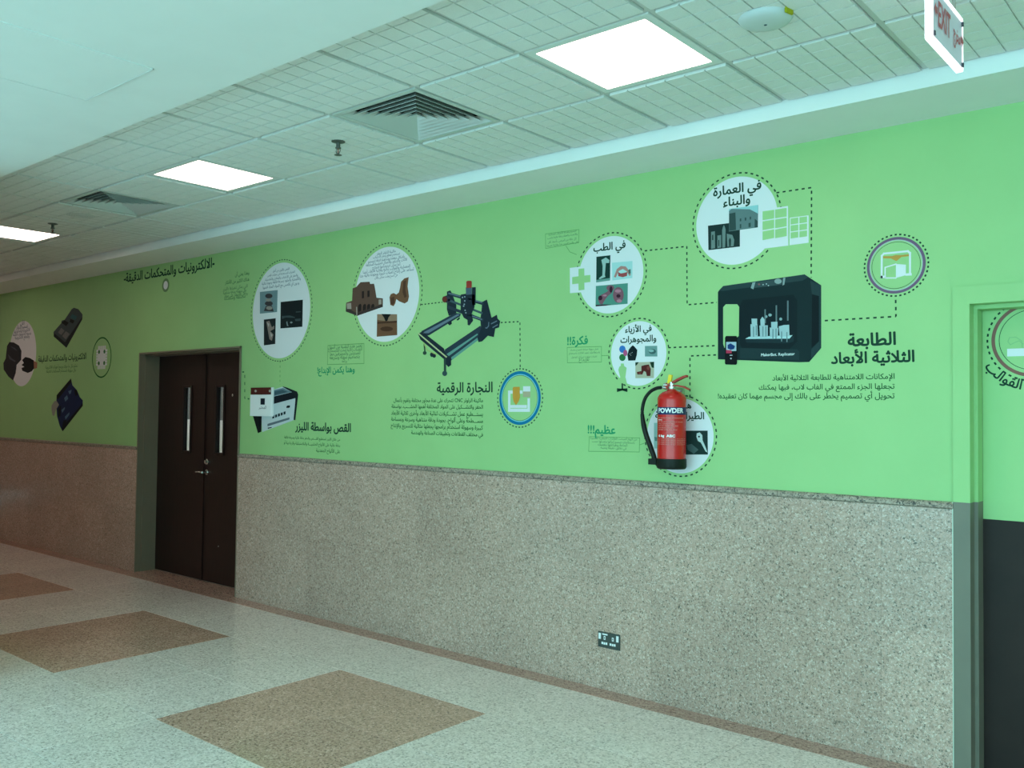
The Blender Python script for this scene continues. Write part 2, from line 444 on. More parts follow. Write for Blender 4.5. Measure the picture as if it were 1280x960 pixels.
# ---- granite wainscot: two courses of slabs and a bullnose cap
def slab_mesh(w_, h_):
    bm = bmesh.new(); g = .0004
    box(bm, g, w_-g, -.012, 0, g, h_-g)
    me = bpy.data.meshes.new('granite_slab'); bm.to_mesh(me); bm.free(); me.materials.append(M['granite']); return me
wains = [(-1.092-.31, -1.092)]
x = -1.402
while x > DR+.01:
    wains.append((max(x-.615, DR), x)); x -= .615
x = DL
while x > XE0+.7:
    wains.append((x-.615, x)); x -= .615
for a, b in wains:
    for z0, z1 in ((0, .60), (.60, 1.168)):
        k = ('slab', round(b-a, 3), z0)
        if k not in cache: cache[k] = slab_mesh(b-a, z1-z0)
        link('granite_slab', cache[k], wall_back, (a, 0, z0))
def cap(x0, x1):
    bm = bmesh.new(); prof = [(0, 1.169), (-.014, 1.169), (-.0195, 1.175), (-.0205, 1.184), (-.0175, 1.193), (-.011, 1.1985), (0, 1.2006)]
    a = [bm.verts.new((x0, y, z)) for y, z in prof]; b = [bm.verts.new((x1, y, z)) for y, z in prof]
    for i in range(len(prof)-1): bm.faces.new((a[i], b[i], b[i+1], a[i+1]))
    bm.faces.new(a[::-1]); bm.faces.new(b); return bm
for nm, x0, x1 in (('trim_1', DR, -1.092), ('trim_2', XE0+.6, DL)):
    structure(nm, cap(x0, x1), M['granite_cap'])

# ---- ceiling
ceiling = structure('ceiling', B((XE0, XE1, YN, YF, ZC+.26, ZC+.30)), M['dark'])
structure('trim_3', B((XE0, XE1, YF, .0, ZS, ZC+.26)), M['white_paint'])                      # plaster bulkhead along the wall
structure('ceiling_plaster', B((XE0, XE1, -5.3, YN, ZS, ZC+.26)), M['white_paint'])
structure('ceiling_added_hall', B((-5.8, XE1, -8.7, -5.3, 6.4, 6.5)), M['white_paint'])  # unseen hall given double height so more daylight falls on the floor
structure('wall_added_upper', B((-5.8, XE1, -5.3, -5.15, ZC+.26, 6.5)), M['white_paint'])  # unseen, closes the added upper storey of the hall
# tee bars, tiles
GX, GY = -3.484, -1.0097
def ti(i): return GX+.6*i
N0, N1 = -23, 18
bm = bmesh.new()
for y in (GY, GY-.6, GY-1.2): box(bm, XE0, XE1, y-.0115, y+.0115, ZC+.008, ZC+.03)
for i in range(N0, N1+1): box(bm, ti(i)-.0115, ti(i)+.0115, YN, YF, ZC+.0083, ZC+.03)
finish('tee_bars', bm, M['tbar'], ceiling)
def ceil_tile(d0, d1):
    """scored tile hanging just below the tee bars: six by six raised pads"""
    bm = bmesh.new(); e = .016; n = 6; gr = .0062; dp = .007; z = -.003
    D = d1-d0; w_ = .6-2*e
    box(bm, e, .6-e, d0+e, d1-e, z+dp, .02)
    c = w_/n; rows = max(1, round((D-2*e)/c)); cd = (D-2*e)/rows
    for a in range(n):
        for b in range(rows):
            x0, x1 = e+a*c+(gr/2 if a else 0), e+(a+1)*c-(gr/2 if a < n-1 else 0)
            y0, y1 = d0+e+b*cd+(gr/2 if b else 0), d0+e+(b+1)*cd-(gr/2 if b < rows-1 else 0)
            q = [(x0, y0), (x1, y0), (x1, y1), (x0, y1)]
            lo = [bm.verts.new((x, y, z)) for x, y in q]; hi = [bm.verts.new((x, y, z+dp)) for x, y in q]
            bm.faces.new(lo[::-1])
            for i in range(4): j = (i+1) % 4; bm.faces.new((lo[i], lo[j], hi[j], hi[i]))
    me = bpy.data.meshes.new('ceiling_tile'); bm.to_mesh(me); bm.free(); me.materials.append(M['tile']); return me
rowsY = [(YF-.0, GY, 'a'), (GY, GY-.6, 'b'), (GY-.6, GY-1.2, 'c')]
mA, mB = ceil_tile(0, YF-GY), ceil_tile(0, .6)
LIGHTS = [-18, -13, -8, -3, 2, 7, 12]; VENTS = [-15, -10, -5, 0, 5, 10]
for i in range(N0, N1):
    link('ceiling_tile', mA, ceiling, (ti(i), GY, ZC))
    link('ceiling_tile', mB, ceiling, (ti(i), GY-1.2, ZC))
    if i in LIGHTS or i in VENTS: continue
    link('ceiling_tile', mB, ceiling, (ti(i), GY-.6, ZC))
# access hatch in the plaster ceiling (left edge of the picture)
hx, hy = floor_pt(108, 125, ZS); hx2, hy2 = floor_pt(198, 87.5, ZS)
hatch = thing('access_hatch', 'square flush access hatch in the smooth plaster ceiling, top left', 'hatch', (hx, hy, ZS))
hw = hx2-hx
finish('hatch_panel', B(hx+.006, hx+hw-.006, hy-hw+.006, hy-.006, ZS-.0035, ZS-.0005), M['white_paint'], hatch)
bm = B((hx, hx+hw, hy-.004, hy, ZS-.005, ZS), (hx, hx+hw, hy-hw, hy-hw+.004, ZS-.005, ZS), (hx, hx+.004, hy-hw, hy, ZS-.005, ZS), (hx+hw-.004, hx+hw, hy-hw, hy, ZS-.005, ZS))
finish('hatch_frame', bm, M['lamp_frame'], hatch)

# =================================================================== CEILING THINGS
def panel_light(i, label):
    x, y = ti(i)+.3, GY-.3
    t = thing('ceiling_light', label, 'ceiling light', (x, y, ZC), 'square light panels in the tiled ceiling')
    h, q = .287, .254
    bm = bmesh.new()
    for x0, x1, y0, y1 in ((-h, h, -h, -q), (-h, h, q, h), (-h, -q, -q, q), (q, h, -q, q)):
        box(bm, x+x0, x+x1, y+y0, y+y1, ZC+.002, ZC+.02)
    finish('light_frame', bm, M['lamp_frame'], t)
    finish('light_diffuser', B(x-q, x+q, y-q, y+q, ZC+.006, ZC+.018), M['lamp'], t)
LL = {2: 'largest square white light panel, near the top centre', -3: 'middle square white light panel, between the two air vents', -8: 'square white light panel cut by the left edge of the photo',
      7: 'square light panel above the viewer, first beyond the right edge', 12: 'square light panel second beyond the right edge of the view', -13: 'square light panel first beyond the left edge of the view', -18: 'square light panel furthest down the corridor, out of view'}
for i in LIGHTS: panel_light(i, LL[i])
def vent(i, label):
    x, y = ti(i)+.3, GY-.3
    t = thing('air_vent', label, 'air vent', (x, y, ZC), 'four way air diffusers in the tiled ceiling')
    bm = bmesh.new(); h, q = .287, .262
    for x0, x1, y0, y1 in ((-h, h, -h, -q), (-h, h, q, h), (-h, -q, -q, q), (q, h, -q, q)):
        box(bm, x+x0, x+x1, y+y0, y+y1, ZC+.0, ZC+.012)
    finish('vent_frame', bm, M['vent'], t)
    bm = bmesh.new(); box(bm, x-q, x+q, y-q, y+q, ZC+.075, ZC+.08)
    for x0, x1, y0, y1 in ((-q-.004, q+.004, -q-.004, -q), (-q-.004, q+.004, q, q+.004), (-q-.004, -q, -q, q), (q, q+.004, -q, q)):
        box(bm, x+x0, x+x1, y+y0, y+y1, ZC+.01, ZC+.08)
    finish('vent_box', bm, M['dark'], t)
    n = 7
    for k in range(n):
        o_ = q-.004-k*q/n; i_ = max(o_-q/n*.82, .004)     # flared blade: wide at the bottom, narrow at the top
        z0, z1 = ZC+.001, ZC+.030
        bm = bmesh.new(); c4 = ((-1, -1), (1, -1), (1, 1), (-1, 1)); th = .0015
        rg = [[bm.verts.new((x+a*s, y+b*s, z)) for a, b in c4] for s, z in ((o_, z0), (i_, z1), (i_-th*.2, z1+th), (o_, z0+th*1.4))]
        for a in range(4):
            for b in range(4):
                bm.faces.new((rg[a][b], rg[a][(b+1) % 4], rg[(a+1) % 4][(b+1) % 4], rg[(a+1) % 4][b]))
        finish('blade', bm, M['vent'], t)
VL = {0: 'larger square louvred air vent, left of the largest light panel', -5: 'smaller square louvred air vent at the left, beyond the middle light panel'}
for i in VENTS:
    if i in VL: vent(i, VL[i])
for i in (-15, -10, 5, 10): link('ceiling_tile', mB, ceiling, (ti(i), GY-.6, ZC))
def sprinkler(i, label, dx=0, dy=0):
    x, y = ti(i)+.3+dx, GY-.3+dy
    t = thing('fire_sprinkler', label, 'sprinkler', (x, y, ZC), 'pendent sprinklers below the ceiling tiles')
    finish('escutcheon', lathe(bmesh.new(), [(.038, ZC+.002), (.036, ZC-.006), (.018, ZC-.011)], (x, y, 0), n=24), M['dull_metal'], t, True)
    bm = lathe(bmesh.new(), [(.011, ZC-.01), (.011, ZC-.034), (.015, ZC-.036), (.015, ZC-.042)], (x, y, 0), n=16)
    for s in (-1, 1): tube(bm, [(x+s*.012, y, ZC-.04), (x+s*.017, y, ZC-.055), (x+s*.004, y, ZC-.074)], .0028, 6)
    finish('sprinkler_body', bm, M['dull_metal'], t)
    finish('glass_bulb', lathe(bmesh.new(), [(.0015, ZC-.042), (.003, ZC-.056), (.0015, ZC-.071)], (x, y, 0), n=10), pc(150, 40, 30), t, True)
    bm = lathe(bmesh.new(), [(.005, ZC-.072), (.020, ZC-.075), (.020, ZC-.0765), (.004, ZC-.078)], (x, y, 0), n=18)
    finish('deflector', bm, M['dull_metal'], t)
sprinkler(-1, 'small metal sprinkler head left of the larger air vent')
sprinkler(-7, 'small metal sprinkler head beside the leftmost light panel', .12, 0)
# round ceiling device
x, y = ti(3)+.3, GY-.3
t = thing('ceiling_device', 'round pale dome on the ceiling with a yellow tag, right of the largest light', 'ceiling device', (x, y, ZC))
finish('device_base', lathe(bmesh.new(), [(.094, ZC+.002), (.096, ZC-.004), (.092, ZC-.009)], (x, y, 0), n=48), M['grey_plastic'], t, True)
finish('device_dome', lathe(bmesh.new(), [(.092, ZC-.009), (.088, ZC-.015), (.072, ZC-.021), (.045, ZC-.025), (.004, ZC-.027)], (x, y, 0), n=48), M['grey_plastic'], t, True)
finish('status_light', lathe(bmesh.new(), [(.006, ZC-.026), (.005, ZC-.0285)], (x, y, 0), n=12), pc(70, 100, 110), t)
bm = bmesh.new(); a = math.radians(-12); box(bm, -.004, .004, -.02, .02, -.014, .010)
bmesh.ops.rotate(bm, verts=bm.verts, cent=(0, 0, 0), matrix=Matrix.Rotation(a, 3, 'Z')); bmesh.ops.translate(bm, verts=bm.verts, vec=(x+.099*math.cos(a), y+.099*math.sin(a), ZC-.005))
finish('yellow_tag', bm, pc(190, 185, 40), t)
x, y = ti(-6)+.3, GY-.3
t = thing('flush_speaker', 'faint round speaker plate in the ceiling between the leftmost light and smaller vent', 'ceiling speaker', (x, y, ZC))
finish('speaker_plate', lathe(bmesh.new(), [(.10, ZC+.003), (.10, ZC-.002), (.093, ZC-.005)], (x, y, 0), n=40), M['vent'], t, True)
bm = bmesh.new()
for r in (.018, .034, .05, .066, .082): lathe(bm, [(r, ZC-.0045), (r+.006, ZC-.0058), (r+.006, ZC-.004)], (x, y, 0), n=32, cap=False)
finish('speaker_grille', bm, M['lamp_frame'], t)

# exit sign: edge lit acrylic box hung from the tile ceiling
ex = -.80; (ey1, ez0) = (-4.3334+3.31, 2.72)
def sidepx(px, py, X):
    d = FW*F_PX + RT*(px-640) - UP*(py-480); tt = (X-EYE.x)/d.x; p = EYE+d*tt; return p.y, p.z
yA, zA = sidepx(1166, 45, ex); yB, zB = sidepx(1204, 86, ex); _, zT = sidepx(1205, 29, ex)
t = thing('exit_sign', 'lit white hanging exit sign with red lettering, top right', 'exit sign', (ex, (yA+yB)/2, ZC))
zb, zt, th = (zA+zB)/2, zT, .022
finish('sign_face', B(ex-th+.006, ex-.002, yA+.004, yB-.004, zb+.004, zt-.004), M['sign_face'], t)
bm = B((ex-th, ex, yA-.006, yA+.006, zb-.006, zt+.006), (ex-th, ex, yA, yB, zb-.008, zb+.002), (ex-th, ex, yA, yB, zt-.004, zt+.010))
finish('lit_edge', bm, M['sign_glow'], t)
finish('side_edge', B(ex-th+.01, ex, yB-.003, yB+.002, zb, zt), M['sign_glow'], t)
for yy, zz in ((yA+.014, zb+.012), (yB-.010, zb+.012), (yB-.010, zt-.012), (yA+.014, zt-.012)): finish('corner_clip', B(ex-.004, ex+.004, yy-.005, yy+.005, zz-.007, zz+.007), pc(90, 90, 100), t)
for yy in (yA+.07, yB-.07): finish('hanging_rod', tube(bmesh.new(), [(ex-th/2, yy, zt), (ex-th/2, yy, ZC+.004)], .006, 8), M['steel'], t)
finish('ceiling_canopy', B(ex-.045, ex+.02, yA+.02, yB-.02, ZC-.014, ZC+.004), M['grey_plastic'], t)
def side_text(name, s, ya, yb, z, h, m_, arabic=False, bold=.02):
    v, f = text_verts(shape(s) if arabic else s, bold); x0, x1 = min(p[0] for p in v), max(p[0] for p in v)
    bm = bmesh.new(); nv = [bm.verts.new((ex+.0006+n*2e-5, ya+(a-x0)/(x1-x0)*(yb-ya), z+b*h/.72)) for a, b, n in v]
    for q in f:
        try: bm.faces.new([nv[i] for i in q])
        except ValueError: pass
    return finish(name, bm, m_, t)
Ls = yB-yA; zm = (zb+zt)/2
side_text('lettering', 'EXIT', yA+.17*Ls, yA+.56*Ls, zm-.03, .082, M['sign_red'])
side_text('lettering', 'مخرج', yA+.66*Ls, yA+.90*Ls, zm-.012, .052, M['sign_red'], True)
for s0, d in ((yA+.10*Ls, 1), (yB-.04*Ls, 1)):
    bm = bmesh.new()
    q = [(-.5, 0), (0, .5), (0, .22), (.5, .22), (.5, -.22), (0, -.22), (0, -.5)]
    if s0 > (yA+yB)/2: q = [(-a, b) for a, b in q]
    bm.faces.new([bm.verts.new((ex+.0006, s0+a*.034, zm+.012+b*.05)) for a, b in q])
    tri(bm); finish('arrow', bm, M['sign_red'], t)

# =================================================================== DOORS
# left: double leaf mahogany door in a grey green frame, set back in the wall
door1 = bpy.data.objects.new('door_1', None); COL.objects.link(door1); door1.location = ((DL+DR)/2, .187, 0); door1['kind'] = 'structure'
bm = bmesh.new()
fy = -.013
for s, x in ((1, DL), (-1, DR)):
    a, b = sorted((x, x+s*.014)); box(bm, a, b, fy, .20, 0, DT)               # lining
    a, b = sorted((x+s*.014, x+s*.022)); box(bm, a, b, .045, .20, 0, DT-.014)   # step of the rebate
box(bm, DL, DR, fy, .20, DT-.014, DT); box(bm, DL+.02, DR-.02, .045, .20, DT-.026, DT-.014)
finish('door_frame', bm, M['frame'], door1)
xm = (DL+DR)/2; x_l, x_r = DL+.022, DR-.022; ztop = DT-.028
def leaf(x0, x1, knob):
    lf = bpy.data.objects.new('door_leaf', None)
    bm = bmesh.new(); y0, y1 = .187, .221
    cx = (x0+x1)/2 + (.10 if knob > 0 else .12); gw = .055; g0, g1 = .915+.22, 1.83
    if knob > 0: cx = x1-.27
    else: cx = x0+.60-.02
    cx = {1: LEAFG[0], -1: LEAFG[1]}[knob]
    box(bm, x0, cx-gw, y0, y1, .008, ztop); box(bm, cx+gw, x1, y0, y1, .008, ztop)
    box(bm, cx-gw, cx+gw, y0, y1, .008, GZ0); box(bm, cx-gw, cx+gw, y0, y1, GZ1, ztop)
    o = finish('door_leaf', bm, M['door_wood'], door1)
    bm = bmesh.new(); e = .02
    for a in ((cx-gw-e, cx-gw, GZ0-e, GZ1+e), (cx+gw, cx+gw+e, GZ0-e, GZ1+e), (cx-gw, cx+gw, GZ0-e, GZ0), (cx-gw, cx+gw, GZ1, GZ1+e)):
        box(bm, a[0], a[1], y0-.012, y0+.001, a[2], a[3])
    finish('glazing_bead', bm, M['door_wood'], o, bevel=.003)
    finish('glass_pane', B(cx-gw, cx+gw, y0+.015, y0+.021, GZ0, GZ1), M['glass'], o)
    return o
gxl = W(235.5, 525, .195); gxr = W(276.5, 525, .195); GZ1 = W(276, 484, .195)[1]; GZ0 = W(276, 566, .195)[1]
LEAFG = (gxl[0], gxr[0])
xm = W(254.5, 590, .187)[0]
lf1 = leaf(x_l, xm-.002, 1); lf2 = leaf(xm+.002, x_r, -1)
finish('meeting_strip', B(xm-.022, xm+.016, .176, .188, .01, ztop), M['door_wood'], lf1)
hx_, hz_ = W(257, 590, .187); _, dz_ = W(257, 577, .187)
bm = lathe(bmesh.new(), [(.026, .187), (.026, .179), (.012, .177), (.011, .135)], (hx_+.03, 0, hz_), 'Y', 20)
tube(bm, [(hx_+.03, .138, hz_), (hx_-.03, .134, hz_+.002), (hx_-.085, .138, hz_-.002)], [.010, .0085, .007], 10)
finish('door_handle', bm, M['steel'], lf2, True)
finish('door_lock', lathe(bmesh.new(), [(.027, .187), (.027, .176), (.018, .170), (.016, .160), (.004, .158)], (hx_+.03, 0, dz_), 'Y', 22), M['steel'], lf2, True)
px_, pz_ = W(291, 494, .187)
finish('peephole', lathe(bmesh.new(), [(.011, .187), (.011, .183), (.006, .181)], (px_, 0, pz_), 'Y', 16), M['steel'], lf2, True)
px_, pz_ = W(273, 683, .187)
finish('screw_head', lathe(bmesh.new(), [(.006, .187), (.004, .184)], (px_, 0, pz_), 'Y', 12), M['steel'], lf2, True)
# room behind the door glass; its lamp and pale board are added to brighten it
structure('wall_behind_door', B((-14.5, -6.0, 2.2, 2.3, 0, 2.8), (-14.6, -14.5, .2, 2.3, 0, 2.8), (-6.1, -6.0, .2, 2.3, 0, 2.8), (-14.5, -6, .2, 2.3, 2.75, 2.8)), mat('grey_plaster', (.13, .14, .145), .8))
structure('floor_behind_door', B(-14.5, -6.0, .25, 2.3, -.05, 0), M['floor_white'])
t = thing('pale_backing_board', 'pale board added on the far wall to whiten the lower door glass', 'board', (-10.9, 2.19, 1.15))
finish('board_panel', B(-13.2, -8.6, 2.17, 2.198, .75, 1.42), M['print_white'], t)  # added pale backing, makes the lower half of the glass look white
t = thing('added_room_light', 'unseen lamp added in the room behind the dark double door to brighten its glass', 'ceiling light', (-11.4, 1.1, 2.75))
finish('light_diffuser', B(-12.4, -10.4, .7, 1.5, 2.735, 2.748), mat('added_room_lamp', (.9, .9, .9), .5, emit=(.95, .97, 1), es=7), t)  # added emitter, unseen, lights the room behind the glass

# right: doorway at the edge of the picture; the artwork runs over frame and door
door2 = bpy.data.objects.new('door_2', None); COL.objects.link(door2); door2.location = (RL, .13, 0); door2['kind'] = 'structure'
ft = W(1192, 359.5)[1]; fl = -1.092
zsplit = ZG+.001
def rframe(z0, z1, m_, name):
    bm = bmesh.new()
    box(bm, fl, RL, -.014, 0, z0, z1)                                   # architrave
    zr = min(z1, RTOP); box(bm, RL, RL+.012, -.014, .06, z0, zr); box(bm, RL+.012, RL+.028, .055, .1399, z0, zr-(.010 if z1 > 1.5 else 0))
    if z1 > 1.5:
        box(bm, RL, RT_, -.014, 0, RTOP, z1)
        box(bm, RL+.012, RT_, -.0139, .06, RTOP-.010, RTOP); box(bm, RL+.028, RT_, .055, .1399, RTOP-.028, RTOP-.010)
    return finish(name, bm, m_, door2)
RTOPT = ft
def zz(): pass
rf = rframe(0, zsplit, M['frame_right'], 'door_frame'); rframe(zsplit, ft, M['green'], 'door_frame')
finish('edge_highlight', B(fl-.004, fl, -.0155, 0, 0, ZG), M['edge_highlight'], door2)  # thin pale strip in place of a highlight beside the granite
DY = .14; dsplit = W(1250, 650, DY)[1]
dl = finish('door_leaf', B(RL+.001, RT_-.001, DY, DY+.04, .004, RTOP-.001), M['door_grey'], door2)
finish('vinyl_sheet', B(RL+.029, RT_-.04, DY-.0006, DY, dsplit, RTOP-.0285), M['green'], dl)

# =================================================================== WALL ARTWORK
INK, SOFT, FAINT = M['ink'], M['ink_soft'], M['ink_faint']
def bubble(label, ext, R, name='circle_decal', dots=True):
    c = circle(*ext); t = thing(name, label, 'wall decal', (c[0], WALLY['y'], c[1]))
    disc('white_disc', t, M['disc'], 1, c)
    if dots: dot_ring('dotted_ring', t, INK, 0, c, c[2]*R)
    return t, c

# ---- architecture circle
A = crop(850, 200, 6.4)
t, c = bubble('white dotted circle with two grey building photos, highest circle on the wall', (870, 972.6, 221.6, 330), 1.085)
lettering('heading', t, INK, 2, [('في العمارة', A((652, 232))[0], A((266, 290))[0]), ('والبناء', A((563, 345))[0], A((345, 372))[0])], .028)
o = picture('photo_print', t, A((225, 526), (480, 494), (480, 693), (228, 722)), (34, 52, 52), [
    ((120, 140, 138), [A((250, 575), (280, 570), (282, 705), (250, 712)), A((300, 605), (330, 600), (330, 700), (300, 706)), A((338, 560), (345, 535), (352, 520), (360, 535), (366, 560), (362, 700), (340, 702)), A((375, 590), (420, 600), (435, 640), (430, 690), (380, 694))]),
    ((45, 62, 62), [A((392, 640), (402, 620), (410, 640), (408, 690), (394, 692)), A((308, 640), (316, 640), (316, 690), (308, 690)), A((258, 600), (268, 598), (268, 640), (258, 642))])], 2)
o = picture('photo_print', t, A((393, 393), (627, 360), (624, 540), (393, 572)), (108, 132, 134), [
    ((58, 80, 80), [A((395, 430), (445, 420), (450, 560), (395, 568)), A((600, 470), (624, 490), (624, 540), (598, 543))]),
    ((60, 84, 84), [A((480, 470), (492, 468), (492, 490), (480, 492)), A((520, 462), (532, 460), (532, 484), (520, 486)), A((560, 455), (570, 453), (570, 476), (560, 478)), A((480, 515), (492, 513), (492, 545), (480, 547)), A((550, 505), (568, 502), (568, 535), (550, 538))]),
    ((165, 215, 220), [A((393, 393), (627, 360), (627, 430), (560, 395), (415, 392), (393, 410))])], 4)
t = decal('grid_card_decal', 'white printed card with a grid of six green squares, right of the highest circle', 968, 285)
shapes('white_card', t, M['disc'], 3, A((655, 400), (865, 368), (868, 685), (650, 712)))
shapes('green_square', t, M['green'], 4, *[A((662+i*100, 412-i*15+j*80), (755+i*100, 398-i*15+j*78), (755+i*100, 468-i*15+j*78), (662+i*100, 482-i*15+j*80)) for i in (0, 1) for j in (0, 1, 2)])
t = decal('grid_card_decal', 'smaller white printed card with a green grid, furthest right beside the highest circle', 999, 288)
shapes('white_card', t, M['disc'], 3, A((880, 462), (1030, 443), (1030, 662), (877, 683)))
shapes('green_square', t, M['green'], 4, *[A((886+i*70, 468-i*9+j*56), (948+i*70, 460-i*9+j*56), (948+i*70, 508-i*9+j*56), (886+i*70, 517-i*9+j*56)) for i in (0, 1) for j in (0, 1, 2)])

# ---- medicine circle
A = crop(670, 270, 8)
t, c = bubble('white dotted circle with three medical photos, left of the highest circle', (724, 803.75, 294.6, 392.3), 1.085)
lettering('heading', t, INK, 2, [('في الطب', A((897, 322))[0], A((575, 352))[0])], .028)
picture('photo_print', t, A((605, 408), (745, 392), (742, 645), (603, 665)), (24, 60, 54), [
    ((170, 200, 196), [A((655, 440), (700, 415), (735, 440), (732, 470), (700, 470), (690, 590), (695, 610), (640, 632), (628, 625), (665, 595), (668, 500))]), ((110, 160, 150), [A((604, 640), (744, 620), (742, 645), (603, 665))])], 2)
picture('photo_print', t, A((760, 468), (965, 450), (965, 620), (765, 645)), (186, 226, 228), [
    ((196, 140, 134), [A((780, 610), (810, 530), (850, 500), (900, 505), (930, 545), (950, 590), (935, 600), (910, 555), (870, 530), (830, 550), (800, 615))]), ((176, 80, 84), [A((822, 560), (850, 575), (880, 570), (915, 560), (912, 600), (870, 612), (825, 602))]), ((90, 108, 104), [A((925, 540), (948, 530), (950, 575), (930, 580))])], 2)
picture('photo_print', t, A((600, 700), (920, 672), (917, 878), (597, 905)), (88, 150, 136), [
    ((142, 92, 108), [blob(*A((745, 720))[0], 5, 3.6), blob(*A((825, 790))[0], 6.8, 10), A((620, 830), (650, 790), (700, 765), (735, 740), (760, 770), (720, 800), (690, 840), (665, 885), (640, 880))]),
    ((64, 30, 48), [blob(*A((645, 820))[0], 2.6, 3), blob(*A((752, 735))[0], 2, 4), blob(*A((826, 800))[0], 2.6, 2.2), A((600, 890), (680, 885), (760, 885), (700, 897), (600, 905))]),
    ((196, 130, 150), [blob(*A((690, 795))[0], 2.6, 1.2), blob(*A((822, 750))[0], 4, 2), blob(*A((835, 850))[0], 3.4, 2)])], 2)
t = decal('cross_card_decal', 'white square with a green medical cross, left edge of the medical circle', 728, 350)
shapes('white_card', t, M['disc'], 4, A((340, 520), (590, 487), (596, 752), (342, 772)))
shapes('green_cross', t, M['green'], 5, A((427, 530), (485, 523), (486, 596), (546, 590), (546, 660), (486, 668), (487, 738), (428, 745), (427, 676), (364, 683), (364, 612), (427, 603)))
t = decal('note_decal', 'faint outlined note of small text above the medical circle, at its left', 702, 298)
strokes('thin_outline', t, FAINT, 0, .0035, A((95, 180), (430, 135), (428, 265), (97, 325), (95, 180)), A((300, 300), (340, 360), (405, 385)))
lettering('paragraph', t, SOFT, 1, [('تصميم وطباعة الأطراف الصناعية', A((405, 155))[0], A((125, 195))[0]), ('والأعضاء والعظام بدقة عالية تناسب', A((415, 188))[0], A((115, 230))[0]), ('كل حالة من المرضى بأسعار أقل', A((405, 235))[0], A((120, 272))[0]), ('وفي وقت قصير جدا مقارنة بغيرها', A((425, 262))[0], A((110, 312))[0])], 0, 1)

# ---- fashion circle
A = crop(680, 390, 8)
t, c = bubble('white dotted circle with clothing and jewellery pictures and a green mannequin', (763.5, 833.5, 401.9, 481.9), 1.085)
lettering('heading', t, INK, 2, [('في الأزياء', A((1078, 192))[0], A((812, 203))[0]), ('والمجوهرات', A((1124, 295))[0], A((765, 303))[0])], .028)
shapes('blue_ball', t, pc(60, 120, 200), 2, blob(*A((785, 372))[0], 4, 4.6)); shapes('pink_ball', t, pc(200, 90, 140), 3, blob(*A((815, 410))[0], 2.6, 4)); shapes('green_ball', t, pc(50, 120, 70), 2, blob(*A((785, 455))[0], 4, 4.4))
shapes('dark_dress', t, pc(16, 30, 36), 4, A((835, 430), (850, 375), (870, 350), (890, 332), (910, 350), (935, 380), (930, 430), (915, 485), (845, 487)))
shapes('white_fleck', t, M['disc'], 5, *[blob(*A(p)[0], .35, .35, 6) for p in ((862, 420), (875, 410), (870, 432), (885, 405))])
picture('photo_print', t, A((1010, 340), (1133, 338), (1135, 445), (1010, 445)), (122, 158, 156), [((70, 104, 104), [blob(*A((1085, 395))[0], 4.6, 3.2, 16)]), ((150, 186, 184), [blob(*A((1075, 388))[0], 3.2, 1.7, 16)])], 2)
picture('photo_print', t, A((915, 503), (1103, 498), (1100, 660), (915, 662)), (196, 190, 168), [((96, 36, 34), [A((975, 540), (1010, 530), (1050, 525), (1070, 570), (1065, 640), (1030, 640), (1020, 600), (1000, 590), (985, 625), (935, 625), (930, 600), (975, 590))]), ((30, 60, 44), [A((915, 503), (950, 502), (930, 530), (915, 540)), A((1060, 500), (1103, 498), (1102, 560), (1080, 555))]), ((140, 70, 62), [blob(*A((1045, 560))[0], 2, 2.6, 8), blob(*A((960, 612))[0], 1.8, .9, 8)])], 2)
shapes('mannequin', t, M['green'], 4, A((770, 515), (800, 515), (803, 540), (828, 558), (820, 620), (815, 650), (832, 715), (745, 715), (764, 650), (745, 580), (755, 548), (770, 538)))
strokes('mannequin_stand', t, INK, 5, .010, A((785, 722), (785, 768)), A((738, 772), (785, 776), (830, 772)), A((738, 790), (785, 776), (830, 790)))
t = decal('note_decal', 'teal word with two marks over a small outlined text box, left of the clothing circle', 722, 442)
lettering('heading', t, M['ink_teal'], 1, [('فكرة!!', A((440, 318))[0], A((232, 330))[0])], .03)
strokes('thin_outline', t, FAINT, 0, .0035, A((232, 355), (575, 345), (575, 500), (235, 508), (232, 355)), A((575, 437), (650, 435)))
lettering('paragraph', t, SOFT, 1, [('تخيل سهولة صناعة النموذج بنفسك', A((545, 378))[0], A((262, 385))[0]), ('باستطاعتك تنفيذ أفكارك باستخدام', A((560, 412))[0], A((250, 420))[0]), ('تقنيات صنعت من أجل الوصول', A((530, 450))[0], A((275, 460))[0]), ('للإبداع', A((450, 488))[0], A((350, 492))[0])])

# ---- flight circle behind the extinguisher
A = crop(780, 460, 6.857)
t, c = bubble('white dotted circle on the wall behind the red fire extinguisher', (808.4, 893, 498.6, 590.8), 1.08)
lettering('heading', t, INK, 2, [('هندسة', A((578, 345))[0], A((400, 345))[0]), ('الطيران المدنية', A((688, 437))[0], A((268, 432))[0])], .028)
picture('photo_print', t, A((500, 537), (718, 537), (720, 742), (502, 742)), (36, 58, 56), [((205, 222, 220), [A((625, 560), (650, 552), (672, 575), (675, 620), (695, 665), (718, 725), (700, 715), (660, 640), (635, 625), (622, 590))]), ((80, 104, 104), [A((540, 660), (580, 650), (640, 700), (600, 735), (545, 700))]), ((30, 44, 44), [blob(*A((645, 588))[0], 1.2, 1.2, 10)])], 2)
picture('photo_print', t, A((258, 470), (330, 470), (330, 690), (258, 690)), (160, 200, 196), [((90, 130, 126), [A((262, 590), (320, 600), (320, 630), (266, 625))])], 2)
A = crop(720, 450, 6)
t = decal('note_decal', 'teal word with three marks over small text, left of the extinguisher', 768, 548)
lettering('heading', t, M['ink_teal'], 1, [('عظيم!!!', A((297, 553))[0], A((88, 550))[0])], .03)
strokes('thin_outline', t, FAINT, 0, .0035, A((100, 575), (478, 585), (475, 690), (95, 685), (100, 575)), A((478, 636), (510, 625)))
